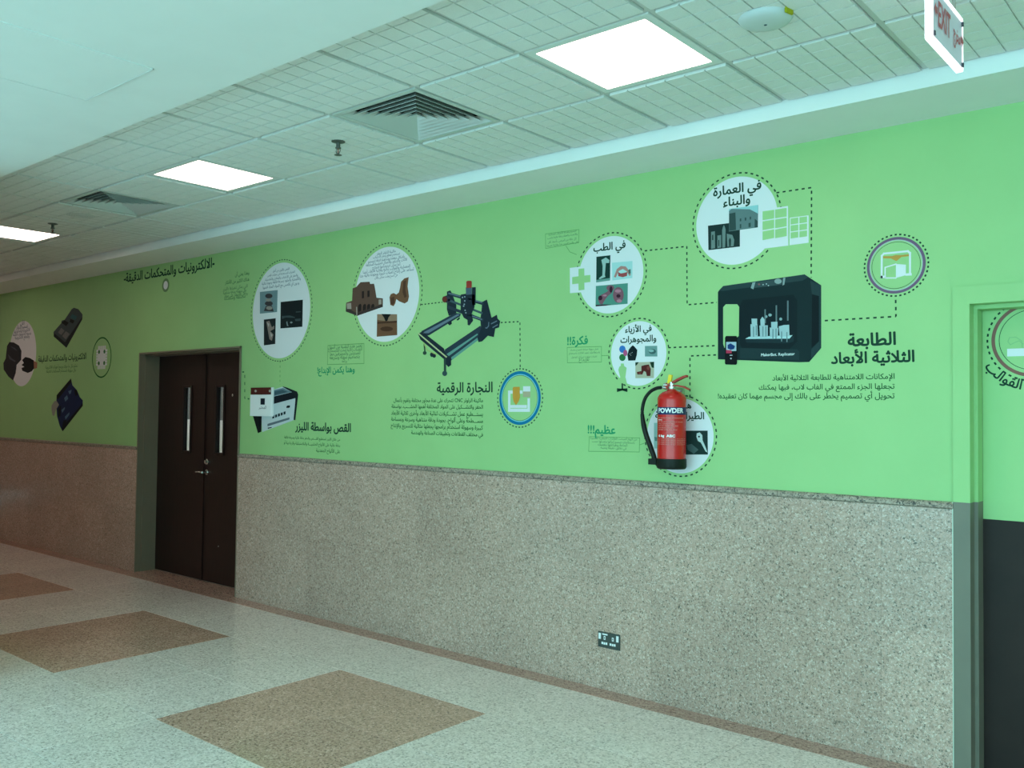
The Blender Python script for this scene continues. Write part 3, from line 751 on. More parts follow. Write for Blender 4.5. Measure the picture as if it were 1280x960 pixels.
lettering('paragraph', t, SOFT, 1, [('من اليوم أصبحت الطائرات الصغيرة المسيرة', A((458, 601))[0], A((108, 592))[0]), ('باستطاعتك تصميم أجزائها وتعديلها حسب', A((440, 625))[0], A((120, 618))[0]), ('الحاجة وطباعتها بنفسك', A((385, 648))[0], A((165, 642))[0]), ('في دقائق، خفيفة ومتينة', A((378, 670))[0], A((185, 665))[0])])

# ---- 3D printer picture, headline, paragraph
P = crop(870, 320, 6)
t = decal('printer_picture_decal', 'large picture of a black box shaped 3D printer with small white towers inside', 960, 400)
shapes('printer_body', t, pc(24, 44, 48), 2, P((165, 270), (205, 225), (815, 138), (940, 220), (940, 690), (850, 795), (775, 797), (165, 775)))
shapes('bevelled_top', t, pc(44, 66, 70), 3, P((170, 262), (205, 225), (815, 138), (845, 158), (800, 185), (205, 262)))
shapes('printer_side', t, pc(42, 64, 68), 3, P((858, 185), (940, 222), (938, 690), (862, 770), (866, 700), (925, 640), (925, 300), (870, 285)))
shapes('printer_chamber', t, pc(18, 34, 40), 3, P((330, 375), (350, 330), (730, 290), (760, 330), (760, 640), (700, 700), (345, 690), (330, 660)))
shapes('front_lip', t, pc(34, 56, 60), 3, P((330, 690), (760, 700), (775, 715), (775, 795), (770, 780), (330, 770)))
shapes('side_window', t, pc(14, 26, 32), 4, P((872, 290), (922, 300), (922, 640), (868, 690)))
shapes('open_window', t, M['green'], 4, P((205, 385), (225, 362), (310, 362), (325, 382), (322, 600), (215, 690), (205, 660)))
shapes('control_mark', t, pc(150, 170, 170), 5, P((425, 200), (448, 195), (432, 250), (412, 240)), P((655, 165), (672, 163), (664, 215), (650, 222)), blob(*P((617, 190))[0], 4.6, 3.2))
shapes('control_panel', t, pc(60, 80, 84), 4, P((450, 200), (655, 170), (645, 215), (440, 240)))
shapes('button', t, pc(150, 90, 96), 6, blob(*P((475, 213))[0], 1.4, 1.2, 8))
shapes('button', t, pc(190, 205, 205), 6, blob(*P((505, 215))[0], .8, .8, 8), blob(*P((530, 210))[0], .8, .8, 8), blob(*P((545, 222))[0], .8, .8, 8))
strokes('guide_rod', t, pc(110, 130, 134), 5, .0075, P((520, 405), (520, 500)), P((604, 375), (604, 490)), P((690, 340), (690, 480)))
tw = [((410, 512), (462, 512), (466, 610), (412, 613)), ((418, 470), (460, 470), (460, 512), (420, 512)), ((477, 522), (540, 520), (540, 610), (482, 612)), ((484, 478), (500, 455), (515, 475), (518, 520), (486, 522)), ((555, 537), (618, 540), (615, 606), (556, 608)), ((565, 495), (613, 493), (612, 540), (566, 540)), ((622, 528), (662, 518), (700, 516), (703, 600), (630, 606))]
for q in tw: shapes('printed_tower', t, pc(176, 202, 208), 6, P(*q))
shapes('tower_shade', t, pc(118, 144, 150), 7, *[P((a, b), (a+8, b), (a+8, b+75), (a, b+76)) for a, b in ((450, 520), (522, 528), (598, 545), (640, 566), (680, 570), (430, 530), (500, 528), (575, 548))])
shapes('build_plate', t, pc(190, 222, 226), 5, P((370, 622), (400, 606), (726, 594), (702, 620)))
shapes('plate_front', t, pc(30, 50, 56), 5, P((370, 622), (702, 620), (735, 600), (735, 640), (690, 655), (380, 650)))
shapes('nozzle_spark', t, pc(150, 180, 184), 6, blob(*P((557, 443))[0], 2.4, 2, 6), blob(*P((637, 473))[0], 2, 2, 6), blob(*P((530, 455))[0], 1.4, 1.8, 6))
lettering('lettering', t, pc(225, 240, 240), 6, [('MakerBot. Replicator', P((742, 750))[0], P((490, 746))[0])], .02, arabic=False)
t = decal('phone_picture_decal', 'picture of a small black phone in front of the printer picture', 914, 437)
shapes('phone_body', t, pc(14, 18, 22), 8, P((220, 612), (228, 600), (306, 600), (312, 612), (310, 808), (302, 816), (226, 814), (219, 806)))
shapes('phone_screen', t, pc(178, 200, 214), 9, P((229, 645), (305, 645), (305, 712), (229, 716)))
shapes('screen_image', t, pc(28, 60, 120), 10, P((240, 668), (262, 655), (296, 676), (288, 698), (262, 704), (240, 694)))
shapes('screen_image', t, pc(200, 60, 90), 10, P((229, 704), (270, 708), (270, 730), (229, 730)))
shapes('screen_mark', t, pc(200, 210, 215), 10, blob(*P((265, 769))[0], 1, 1, 8), P((255, 742), (276, 742), (276, 748), (255, 748)))
A = crop(980, 400, 7.111)
t = decal('headline_decal', 'large two line dark headline right of the 3D printer picture', 1090, 440)
lettering('heading', t, INK, 1, [('الطابعة', A((996, 221))[0], A((566, 229))[0]), ('الثلاثية الأبعاد', A((1161, 371))[0], A((418, 386))[0])], .032, res=4)
A = crop(860, 400, 4.2667)
t = decal('paragraph_decal', 'three lines of dark green text below the 3D printer headline', 1010, 486)
lettering('paragraph', t, pc(30, 90, 50), 1, [('الإمكانات اللامتناهية للطابعة الثلاثية الأبعاد', A((1102, 316))[0], A((450, 320))[0]), ('تجعلها الجزء الممتع في الفاب لاب، فبها يمكنك', A((1102, 368))[0], A((378, 370))[0]), ('تحويل أي تصميم يخطر على بالك إلى مجسم مهما كان تعقيده!', A((1102, 419))[0], A((160, 417))[0])], .014, res=3)

# ---- 3D printer icon
A = crop(1040, 280, 8)
c = circle(1083, 1158, 296.9, 366.3); t = thing('icon_decal', 'round printer icon with a grey purple ring, right of the printer picture', 'wall decal', (c[0], 0, c[1])); R = c[2]
ring('colour_ring', t, pc(128, 100, 128), 1, c, R*.905, R); ring('pale_ring', t, pc(190, 200, 200), 1, c, R*.875, R*.905)
ring('thin_ring', t, INK, 1, c, R*.815, R*.83); dot_ring('dotted_ring', t, INK, 0, c, R*1.085, 44)
strokes('white_arch', t, M['disc'], 2, .009, A((497, 535), (499, 318), (520, 296), (760, 272), (781, 290), (781, 495)))
shapes('white_foot', t, M['disc'], 2, A((483, 518), (540, 514), (540, 540), (485, 544)), A((740, 495), (797, 490), (799, 515), (735, 518)))
shapes('nozzle', t, pc(214, 160, 78), 2, A((512, 322), (600, 322), (640, 310), (690, 312), (770, 302), (770, 322), (695, 330), (645, 372), (590, 345), (512, 344)))
shapes('cube_front', t, M['disc'], 3, A((640, 400), (740, 407), (740, 512), (640, 540))); strokes('cube_outline', t, M['disc'], 3, .006, A((532, 535), (532, 435), (640, 402)), A((532, 540), (640, 540)))

# ---- CNC wood circle
A = crop(420, 290, 5.818)
t, c = bubble('tall looking white dotted circle with brown wooden carvings, left of the router picture', (444, 524.3, 308.9, 427), 1.08)
A2 = crop(420, 300, 10.667)
words = ['ماكينة الراوتر للحفر', 'تستخدم لقطع وحفر الأخشاب', 'بأشكال معقدة ومتناهية الدقة لتصميم', 'الأثاث والديكور والأعمال الخشبية المختلفة', 'كما يمكن استخدامها للنماذج', 'المعمارية والقوالب ثنائية وثلاثية الأبعاد، أيضا', 'تساعد على إنتاج كميات كبيرة وبجودة عالية جدا', 'في أسرع وقت ممكن وأقل']
ex8 = [((797, 162), (545, 198)), ((853, 195), (495, 245)), ((915, 240), (430, 300)), ((948, 275), (400, 350)), ((862, 335), (485, 385)), ((990, 362), (362, 448)), ((1040, 405), (320, 498)), ((820, 480), (518, 518))]
bm = bmesh.new()
for s, (r, l) in zip(words, ex8): put_text(bm, s, A2(r)[0], A2(l)[0], 2, .004)
finish('paragraph', bm, M['ink_blue'], t)
o = shapes('house_model', t, pc(104, 76, 66), 3, A((75, 515), (118, 500), (122, 410), (148, 400), (180, 365), (245, 362), (250, 378), (278, 376), (285, 410), (296, 478), (342, 483), (342, 545), (155, 610), (72, 578)))
shapes('dark_arch', o, pc(44, 32, 32), 4, *[A((x, 545), (x+4, 530), (x+16, 522), (x+24, 530), (x+24, 575-(x-160)*.3), (x, 585-(x-160)*.3)) for x in (162, 196, 226, 256)], A((190, 432), (205, 430), (205, 480), (190, 484)), A((230, 428), (246, 426), (246, 470), (230, 474)))
shapes('light_column', o, pc(176, 160, 150), 5, A((80, 520), (112, 515), (114, 560), (82, 560)), A((312, 492), (332, 490), (332, 525), (312, 528)), A((148, 545), (155, 545), (157, 605), (150, 606)))
shapes('model_base', o, pc(70, 56, 54), 4, A((75, 545), (150, 590), (342, 525), (342, 545), (155, 610), (72, 578)))
o = shapes('carved_wood', t, pc(128, 88, 64), 3, A((390, 475), (400, 452), (420, 444), (440, 455), (458, 440), (466, 410), (474, 362), (498, 338), (530, 328), (522, 395), (532, 470), (524, 505), (500, 520), (462, 505), (440, 488), (432, 520), (420, 540), (396, 530)))
shapes('carving_shade', o, pc(92, 60, 46), 4, A((400, 480), (425, 470), (428, 515), (412, 530), (400, 520)), A((490, 360), (512, 350), (506, 420), (516, 470), (500, 480), (486, 440)))
picture('photo_print', t, A((300, 598), (445, 598), (446, 750), (297, 762)), (122, 84, 62), [((158, 126, 104), [A((300, 598), (445, 598), (445, 650), (420, 652), (300, 640))]), ((22, 22, 24), [A((332, 596), (402, 598), (384, 620), (376, 645), (362, 650), (350, 622))]), ((84, 54, 40), [A((300, 655), (445, 645), (445, 660), (300, 668)), blob(*A((370, 705))[0], 8, 3)])], 2)
t = decal('note_decal', 'faint text box above a teal phrase, between the two tall white circles', 432, 445)
A = crop(400, 420, 16)
strokes('thin_outline', t, FAINT, 0, .005, A((160, 190), (880, 150), (880, 550), (150, 572), (160, 190)))
lettering('paragraph', t, SOFT, 1, [('تعتبر هذه التقنية من أسهل', A((845, 222))[0], A((165, 255))[0]), ('التقنيات الآلية لنحت المجسمات', A((845, 290))[0], A((165, 318))[0]), ('للمبتدئين والمحترفين معا', A((805, 362))[0], A((205, 390))[0]), ('بتصاميم سهلة وسريعة', A((795, 440))[0], A((195, 462))[0]), ('ورائعة', A((540, 522))[0], A((440, 528))[0])], .004)
lettering('heading', t, M['ink_teal'], 1, [('وهنا يكمن الإبداع!', (443.5, 465.5), (396.7, 466))], .03)

# ---- router (CNC) machine picture
A, A4 = crop(520, 340, 10.667), crop(520, 400, 10.667)
t = decal('router_picture_decal', 'picture of a slate grey gantry router machine with red motor caps', 575, 410)
SL, SD, SH = pc(48, 62, 76), pc(34, 46, 58), pc(112, 128, 146)
shapes('machine_rail', t, SL, 2, A((72, 790), (400, 612), (520, 545), (600, 555), (590, 590), (180, 842), (130, 856)))
shapes('machine_rail', t, SL, 2, A4((385, 395), (860, 75), (895, 190), (850, 235), (470, 540), (400, 560)))
shapes('front_bar', t, SD, 3, A4((28, 185), (90, 150), (150, 205), (375, 380), (410, 495), (372, 520), (62, 262)))
shapes('rail_highlight', t, SH, 3, A((95, 818), (110, 800), (560, 560), (585, 572), (170, 815)))
shapes('rail_highlight', t, pc(110, 160, 150), 3, A4((470, 500), (830, 230), (845, 258), (480, 535)), A4((410, 455), (820, 180), (828, 196), (440, 480)))
strokes('pale_belt', t, pc(205, 210, 160), 4, .010, A4((38, 182), (408, 494)))
shapes('gantry_plate', t, SD, 4, A((415, 262), (460, 245), (482, 285), (540, 440), (540, 545), (505, 560), (440, 585), (415, 500)))
shapes('gantry_plate', t, SD, 4, A((885, 400), (948, 368), (1010, 610), (1082, 570), (1090, 620), (1125, 655), (1110, 740), (1060, 755), (1040, 868), (960, 850), (885, 925), (835, 935), (822, 880), (870, 760), (860, 640), (875, 520)))
strokes('guide_rod', t, SL, 5, .020, A((440, 290), (890, 420)), A((440, 470), (890, 640)))
strokes('guide_rod', t, pc(70, 92, 104), 5, .014, A((440, 375), (880, 548)))
strokes('rod_highlight', t, SH, 6, .007, A((440, 284), (590, 325)), A((705, 358), (880, 405)), A((705, 572), (880, 632)))
shapes('spindle_block', t, SD, 6, A((600, 302), (670, 290), (790, 300), (782, 470), (745, 560), (765, 650), (715, 715), (692, 705), (690, 640), (640, 610), (598, 520)))
shapes('spindle_motor', t, pc(88, 104, 122), 7, A((668, 205), (748, 205), (748, 300), (670, 305))); shapes('spindle_motor', t, SD, 6, A((752, 205), (800, 202), (796, 440), (752, 440)))
shapes('red_cap', t, pc(176, 62, 54), 8, A((676, 128), (690, 118), (735, 118), (748, 128), (746, 212), (676, 214)))
shapes('red_cap', t, pc(120, 50, 44), 6, blob(*A((385, 365))[0], 3.1, 4)); shapes('motor_end', t, pc(60, 60, 76), 5, blob(*A((415, 362))[0], 4.4, 4.6))
shapes('bolt', t, pc(170, 184, 196), 8, *[blob(*A(p)[0], .9, 1, 6) for p in ((625, 340), (655, 332), (655, 385), (648, 432), (640, 455), (660, 512), (670, 545))])
strokes('cable', t, SH, 8, .007, A((975, 675), (972, 720), (950, 748), (935, 745)), A((1010, 690), (1080, 655)), A((1030, 740), (1090, 705)))
strokes('machine_leg', t, pc(52, 74, 70), 2, .022, A4((387, 515), (389, 690))); shapes('levelling_foot', t, pc(58, 80, 84), 3, blob(*A4((385, 712))[0], 3.1, 3.3))
shapes('clamp', t, SD, 4, A4((405, 500), (470, 485), (472, 600), (435, 628), (400, 590)))
strokes('machine_leg', t, pc(52, 74, 60), 2, .014, A4((112, 330), (120, 420))); shapes('levelling_foot', t, pc(52, 74, 64), 3, blob(*A4((118, 440))[0], 2.4, 2.4)); shapes('levelling_foot', t, SD, 3, blob(*A4((215, 462))[0], 2.4, 3), blob(*A4((245, 478))[0], 2.2, 2.4))
strokes('cable', t, pc(190, 200, 120), 3, .007, A4((100, 300), (150, 400), (280, 462)))
shapes('carriage_block', t, SD, 3, A((425, 690), (440, 660), (475, 650), (480, 690), (450, 712)), A((540, 640), (580, 600), (590, 620), (560, 648)))
A = crop(480, 440, 5.818)
t = decal('headline_decal', 'dark one line headline below the router picture', 581, 486)
lettering('heading', t, INK, 1, [('النجارة الرقمية', A((790, 291))[0], A((384, 294))[0])], .022, 1.0, res=4)
t = decal('paragraph_decal', 'six line block of small dark text below the router picture', 545, 523)
rows = ['ماكينة الراوتر CNC تتحرك على عدة محاور مختلفة وتقوم بأعمال', 'الحفر والتشـــكيل على المواد المختلفة أهمها الخشـــب، بواسطة', 'يستـــطيع عمل تشـــكيلات ثنائية الأبعاد وأخرى ثلاثية الأبعاد', 'مســـطحة وعلى ألواح، بجودة ودقة متناهية وسرعة وبمساحة', 'كبيرة وسهولة استخدام برامجها يجعلها مثالية للتسريع والإنتاج', 'في مختلف القطاعات وتطبيقات الصناعة والهندسة']
ys = [(365, 362), (412, 407), (464, 457), (515, 500), (565, 545), (614, 597)]; ls = [70, 55, 52, 52, 50, 198]
lettering('paragraph', t, pc(36, 100, 52), 1, [(s, A((720, a))[0], A((l, b))[0]) for s, (a, b), l in zip(rows, ys, ls)], .016)
# CNC icon
A = crop(610, 450, 10.667)
c = circle(623.9, 676.4, 464.3, 530.8); t = thing('icon_decal', 'round router icon with a bright blue ring, below the router picture', 'wall decal', (c[0], 0, c[1])); R = c[2]
ring('colour_ring', t, pc(16, 120, 168), 1, c, R*.89, R); ring('pale_ring', t, pc(130, 215, 230), 1, c, R*.855, R*.89); ring('thin_ring', t, INK, 1, c, R*.835, R*.85); dot_ring('dotted_ring', t, INK, 0, c, R*1.085, 44)
strokes('white_frame', t, M['disc'], 2, .020, A((320, 428), (285, 428), (285, 670), (545, 670), (545, 530)), A((430, 428), (448, 428)))
shapes('white_bar', t, M['disc'], 2, A((300, 600), (520, 600), (520, 640), (300, 640))); shapes('white_square', t, M['disc'], 3, A((470, 350), (566, 350), (566, 420), (470, 420))); shapes('tan_square', t, pc(196, 180, 150), 3, A((470, 420), (566, 420), (566, 495), (470, 495)))
shapes('orange_drill', t, pc(224, 158, 66), 3, A((332, 372), (345, 358), (425, 358), (428, 500), (412, 550), (376, 602), (346, 560), (332, 505)))

# ---- laser circle
A = crop(270, 300, 8)
t, c = bubble('tall looking white circle with three dark photos, nearest the dark double door', (316, 388, 328.75, 447.5), 1.06)
bm = bmesh.new()
for s, r, l in (('القص بالليزر من أدق', (735, 300), (570, 318)), ('التقنيات المستخدمة في عمليات القص', (790, 330), (515, 362)), ('والحفر على الأخشاب والمعادن والبلاستيك', (820, 365), (490, 405)), ('والأقمشة والجلود بسرعة فائقة وجودة عالية', (848, 398), (460, 448)), ('ودون أي تلامس مع المواد المراد قصها', (832, 442), (470, 488))): put_text(bm, s, A(r)[0], A(l)[0], 2, .004)
finish('paragraph', bm, M['ink_blue'], t)
picture('photo_print', t, A((440, 520), (618, 500), (612, 720), (440, 737)), (126, 150, 158), [((70, 62, 66), [blob(*A((530, 560))[0], 4.6, 3), blob(*A((530, 635))[0], 5, 3), A((480, 710), (500, 660), (560, 655), (580, 715))]), ((160, 150, 144), [blob(*A((525, 600))[0], 3.6, 2), blob(*A((535, 680))[0], 4, 2.4)])], 2)
picture('photo_print', t, A((648, 620), (870, 597), (865, 868), (645, 885)), (22, 32, 36), [((64, 80, 84), [A((660, 760), (740, 755), (790, 770), (790, 780), (700, 775), (662, 790)), A((800, 715), (850, 712), (850, 722), (800, 726)), A((790, 790), (850, 785), (845, 810), (795, 812))]), ((140, 152, 156), [A((705, 820), (715, 812), (720, 850), (730, 858), (712, 860)), blob(*A((755, 825))[0], 1.6, 1.2, 8)])], 2)
picture('photo_print', t, [(330, 399.5), (344.8, 397.8), (344.2, 430), (330, 431.8)], (30, 36, 40), [((150, 130, 124), [[(333, 402), (337, 401), (340, 409), (343, 407), (343, 411), (338, 414), (342, 418), (340, 426), (337, 424), (335, 413)]]), ((196, 180, 176), [[(334, 403), (337, 405), (336, 409)], [(338, 415), (341, 419), (339, 422)]])], 2)
A = crop(140, 300, 6.4)
t = decal('note_decal', 'faint green note with small lines, between the door top and the tall white circle', 295, 358)
lettering('heading', t, SOFT, 1, [('وهذا يعني أن', A((1098, 275))[0], A((985, 290))[0]), ('هناك الكثير من الأفكار', A((1098, 330))[0], A((905, 350))[0])], .012)
lettering('paragraph', t, SOFT, 1, [('التي يمكن تنفيذها بالليزر', A((1085, 382))[0], A((890, 400))[0]), ('بكل سهولة وبدقة متناهية', A((1075, 412))[0], A((890, 432))[0]), ('وبأقل الأسعار على مواد', A((1085, 440))[0], A((900, 455))[0]), ('مختلفة ومتعددة', A((1068, 466))[0], A((900, 476))[0])])
# laser machine picture
A = crop(300, 470, 12)
t = decal('laser_picture_decal', 'picture of a white and black laser cutter, partly behind the white door sign', 345, 512)
shapes('machine_front', t, pc(214, 222, 226), 2, A((322, 600), (330, 260), (520, 200), (640, 160), (832, 250), (832, 350), (812, 660), (335, 840)))
shapes('machine_side', t, pc(16, 22, 26), 3, A((185, 560), (330, 560), (322, 835), (272, 858)))
shapes('machine_top_band', t, pc(22, 30, 40), 3, A((500, 320), (520, 305), (800, 238), (842, 262), (842, 330), (510, 418)))
shapes('machine_lid', t, pc(110, 138, 150), 4, A((500, 215), (650, 180), (780, 240), (500, 305)))
shapes('lid_window', t, pc(70, 96, 108), 5, A((520, 232), (640, 205), (720, 240), (520, 285)))
shapes('machine_edge', t, pc(26, 34, 40), 4, A((635, 155), (700, 170), (860, 235), (876, 280), (832, 665), (806, 655), (834, 360), (830, 300), (790, 245), (660, 175)))
shapes('machine_handle', t, pc(18, 22, 26), 4, A((698, 458), (715, 442), (755, 440), (752, 470), (735, 478), (700, 480)))
shapes('button_row', t, pc(30, 42, 50), 4, *[A((488+i*42, 598-i*15), (518+i*42, 588-i*15), (518+i*42, 630-i*15), (488+i*42, 642-i*15)) for i in range(5)])
shapes('vent_stripe', t, pc(110, 122, 132), 4, A((415, 718), (745, 620), (745, 652), (415, 756)))
shapes('machine_caster', t, pc(30, 36, 40), 4, A((418, 775), (480, 765), (478, 778), (420, 792)))
# the small plate in front of it is a real sign, screwed to the wall
q = [W(*p) for p in A((186, 278), (492, 278), (492, 600), (184, 600))]; q2 = [W(*p) for p in A((200, 176), (492, 180))]
sx0, sx1, sz0, sz1 = q[0][0], q[1][0], q[3][1], q2[0][1]; zh = q[0][1]
t = thing('door_sign', 'small white plaque with a brown top strip, beside the dark double door', 'sign', ((sx0+sx1)/2, 0, (sz0+sz1)/2))
finish('sign_plate', B(sx0, sx1, -.020, -.004, sz0, zh-.002), M['print_white'], t, bevel=.0015)
finish('header_strip', B(sx0+.008, sx1-.003, -.022, -.004, zh, sz1), pc(92, 38, 32), t)
finish('plate_edge', B(sx1-.002, sx1+.022, -.016, -.004, sz0, sz1), M['print_white'], t)
q = [W(*p, -.021) for p in A((308, 335), (370, 430))]
finish('sign_symbol', B(q[0][0], q[1][0], -.0206, -.0199, q[1][1], q[0][1]), pc(26, 32, 44), t)
WALLY['y'] = -.0200
lettering('lettering', t, pc(70, 78, 96), 0, [('المختبر', A((392, 492))[0], A((282, 492))[0])], .0)
WALLY['y'] = -.0220
shapes('header_mark', t, pc(190, 180, 170), 0, blob(*A((235, 225))[0], 1.4, 1.6, 8), blob(*A((448, 225))[0], 1.4, 1.6, 8))
WALLY['y'] = 0.0
A = crop(280, 400, 4.8)
t = decal('headline_decal', 'dark one line headline right of the laser cutter picture', 403, 536)
lettering('heading', t, INK, 1, [('القص بواسطة الليزر', A((762, 667))[0], A((428, 663))[0])], .032, res=4)
t = decal('paragraph_decal', 'three short lines of small text just above the granite, right of the door', 390, 555)
lettering('paragraph', t, pc(36, 100, 52), 1, [('من خلال الليزر تستطيع القــــص والحفر بدقة عالية وسرعة فائقة', A((697, 722))[0], A((362, 712))[0]), ('بدقة عالية على الألواح الخشبيـــة والبلاستيكية والزجاجية أو', A((697, 758))[0], A((360, 746))[0]), ('على الألواح المعدنية', A((697, 797))[0], A((553, 792))[0])], .006)

# ---- left part of the wall, beyond the door
A = crop(140, 300, 6.4)
t = decal('headline_decal', 'long dark headline just under the ceiling, above the dark double door', 212, 340)
put = [('-الالكترونيات والمتحكمات الدقيقة-', A((820, 232))[0], A((95, 325))[0])]
# this headline rises against the ceiling line only by perspective: one straight baseline
lettering('heading', t, INK, 1, put, .024)
c = circle(202.5, 212, 348.7, 364.4); t = thing('icon_decal', 'tiny grey and white circle just below the long headline', 'wall decal', (c[0], 0, c[1]))
disc('grey_disc', t, pc(120, 150, 110), 1, c, 32); disc('white_disc', t, M['disc'], 2, (c[0], c[1], c[2]*.62), 32)
A = crop(0, 380, 8)
t, c = bubble('white oval looking circle with a dark helmet and a black glove, at the left edge', (12, 44.8, 400, 484), 1.06, dots=False)
bm = bmesh.new()
for s, r, l in (('الآن', (245, 205), (205, 210)), ('تصميم الدوائر', (280, 238), (165, 248)), ('الالكترونية والتحكم بها', (300, 272), (142, 285)), ('وبرمجة المتحكمات الدقيقة', (312, 304), (130, 316)), ('والقطع الالكترونية', (295, 338), (150, 350))): put_text(bm, s, A(r)[0], A(l)[0], 2, .006)
finish('paragraph', bm, M['ink_blue'], t)
o = shapes('dark_helmet', t, pc(48, 46, 52), 2, A((72, 420), (95, 380), (140, 385), (190, 415), (216, 470), (212, 560), (168, 608), (158, 690), (132, 765), (85, 725), (38, 655), (35, 590), (58, 545), (66, 470)))
shapes('helmet_shine', o, pc(84, 84, 92), 3, A((80, 500), (120, 545), (160, 570), (150, 580), (95, 550)), A((100, 420), (150, 440), (175, 470), (140, 450)))
o = shapes('black_glove', t, pc(22, 20, 22), 3, A((222, 560), (255, 530), (300, 540), (340, 565), (345, 640), (320, 672), (280, 690), (225, 668), (216, 640), (245, 628), (216, 610), (240, 590)))
shapes('hand_skin', o, pc(170, 120, 100), 4, A((338, 570), (375, 585), (372, 640), (342, 650)))
A = crop(60, 380, 9.6)
t = decal('board_picture_decal', 'picture of a tilted grey circuit board, above the one line heading at the left', 84, 408)
shapes('board', t, pc(74, 86, 88), 1, A((285, 62), (312, 45), (365, 62), (415, 125), (412, 182), (220, 525), (70, 390), (68, 335), (160, 230), (165, 200), (200, 190)))
shapes('board_edge', t, pc(38, 42, 46), 2, A((415, 150), (412, 185), (225, 522), (72, 392), (70, 345), (205, 460)))
shapes('module', t, pc(120, 118, 122), 2, A((160, 285), (200, 320), (160, 372), (122, 342)), A((215, 325), (262, 360), (215, 425), (172, 385)))
shapes('module', t, pc(60, 104, 112), 3, A((290, 120), (352, 150), (330, 195), (268, 165))); shapes('module', t, pc(28, 32, 34), 3, A((165, 225), (200, 195), (250, 225), (220, 265)), A((270, 180), (320, 200), (300, 235), (262, 215)))
c = circle(115, 139.7, 422, 471.7); t = thing('icon_decal', 'round chip icon with a thin dark green ring, left of the double door', 'wall decal', (c[0], 0, c[1])); R = c[2]
ring('thin_ring', t, pc(40, 110, 50), 1, c, R*.93, R)
s = R*.40; bm = bmesh.new(); flat(bm, [(c[0]-s, c[1]-s), (c[0]+s, c[1]-s), (c[0]+s, c[1]+s), (c[0]-s, c[1]+s)], 1)
for k in range(6):
    d = -s*.85+k*s*.34
    for a in ((d-.011, d+.011, s, s*1.42), (d-.011, d+.011, -s*1.42, -s)): flat(bm, [(c[0]+a[0], c[1]+a[2]), (c[0]+a[1], c[1]+a[2]), (c[0]+a[1], c[1]+a[3]), (c[0]+a[0], c[1]+a[3])], 1); flat(bm, [(c[0]+a[2], c[1]+a[0]), (c[0]+a[3], c[1]+a[0]), (c[0]+a[3], c[1]+a[1]), (c[0]+a[2], c[1]+a[1])], 1)
finish('white_chip', bm, M['disc'], t)
bm = bmesh.new()
for sx in (-1, 1):
    for sz_ in (-1, 1): flat(bm, [(c[0]+sx*s*.7+.022*math.cos(a*PI/4), c[1]+sz_*s*.7+.022*math.sin(a*PI/4)) for a in range(8)], 2)
finish('corner_hole', bm, SOFT, t)
t = decal('headline_decal', 'short dark heading with two faint lines, between the circuit board pictures', 78, 452)
lettering('heading', t, INK, 1, [('الالكترونيات والمتحكمات الدقيقة', (107.8, 449.4), (48, 451.5))], .02)
lettering('paragraph', t, SOFT, 1, [('تحكم بكل ما حولك وبرمج أجهزتك الالكترونية', (97, 459.5), (57, 460)), ('بكل سهولة باستخدام المتحكمات الدقيقة', (95, 464.5), (58, 465.5))], .004)
A = crop(40, 460, 10.667)
t = decal('board_picture_decal', 'picture of a tilted dark blue circuit board with a grey plug, lowest at the left', 84, 506)
shapes('board', t, pc(32, 44, 84), 1, A((520, 140), (540, 230), (600, 295), (640, 390), (678, 430), (678, 500), (410, 845), (370, 770), (335, 640), (325, 480), (330, 365)))
shapes('board_edge', t, pc(18, 22, 30), 2, A((520, 140), (526, 190), (345, 420), (330, 400), (332, 360)), A((678, 470), (678, 505), (410, 845), (395, 800)), A((560, 290), (600, 295), (610, 360), (580, 370)))
shapes('board_detail', t, pc(92, 120, 150), 3, A((430, 400), (470, 360), (485, 410), (445, 450)), A((395, 560), (440, 520), (440, 545), (405, 600)), A((440, 650), (500, 590), (500, 620), (450, 690)), A((485, 310), (530, 290), (520, 340), (500, 350)))
shapes('board_chip', t, pc(20, 24, 32), 3, A((350, 540), (390, 500), (380, 640), (355, 650)), A((420, 700), (470, 690), (430, 790), (405, 780)))
shapes('grey_plug', t, pc(160, 158, 150), 2, A((262, 500), (300, 440), (330, 438), (362, 490), (320, 560), (298, 640), (275, 630), (262, 560)))

# ---- dotted connectors
def conn(label, path, m_=INK, **k):
    x, z = W(*path[0]); t = thing('dotted_line_decal', label, 'wall decal', (x, 0, z)); dashes('dotted_line', t, m_, 0, path, **k)
conn('dotted line from the medical circle down to the printer picture', [(806, 313.5), (858.6, 308), (859, 381), (896, 378)])
conn('dotted line from the highest circle round its cards down to the printer picture', [(970.5, 241), (1014.5, 234.5), (1014, 347)])
conn('dotted line from the printer picture up to the grey purple icon', [(1031, 400.8), (1120, 395.6), (1119.5, 369.5)])
conn('dotted line from the clothing circle to the printer picture', [(835.5, 434.6), (895.5, 432)])
conn('dotted line from the circle behind the extinguisher up to the printer picture', [(862.5, 497), (862.5, 445), (896, 443.6)])
conn('dotted line from the carvings circle to the router picture', [(526.5, 380.8), (553, 377.7)])
conn('dotted line from the router picture down to the blue icon', [(626, 403.2), (650, 402), (650.3, 461)])
conn('dotted line from the circle of dark photos down to the laser cutter', [(350.2, 451), (350, 481)], FAINT, dash=.018, gap=.02)
conn('short dotted line beside the door frame, left of the white sign', [(303, 465), (306, 465), (306, 498), (315, 499)], SOFT, dash=.025, gap=.035, wd=.012)

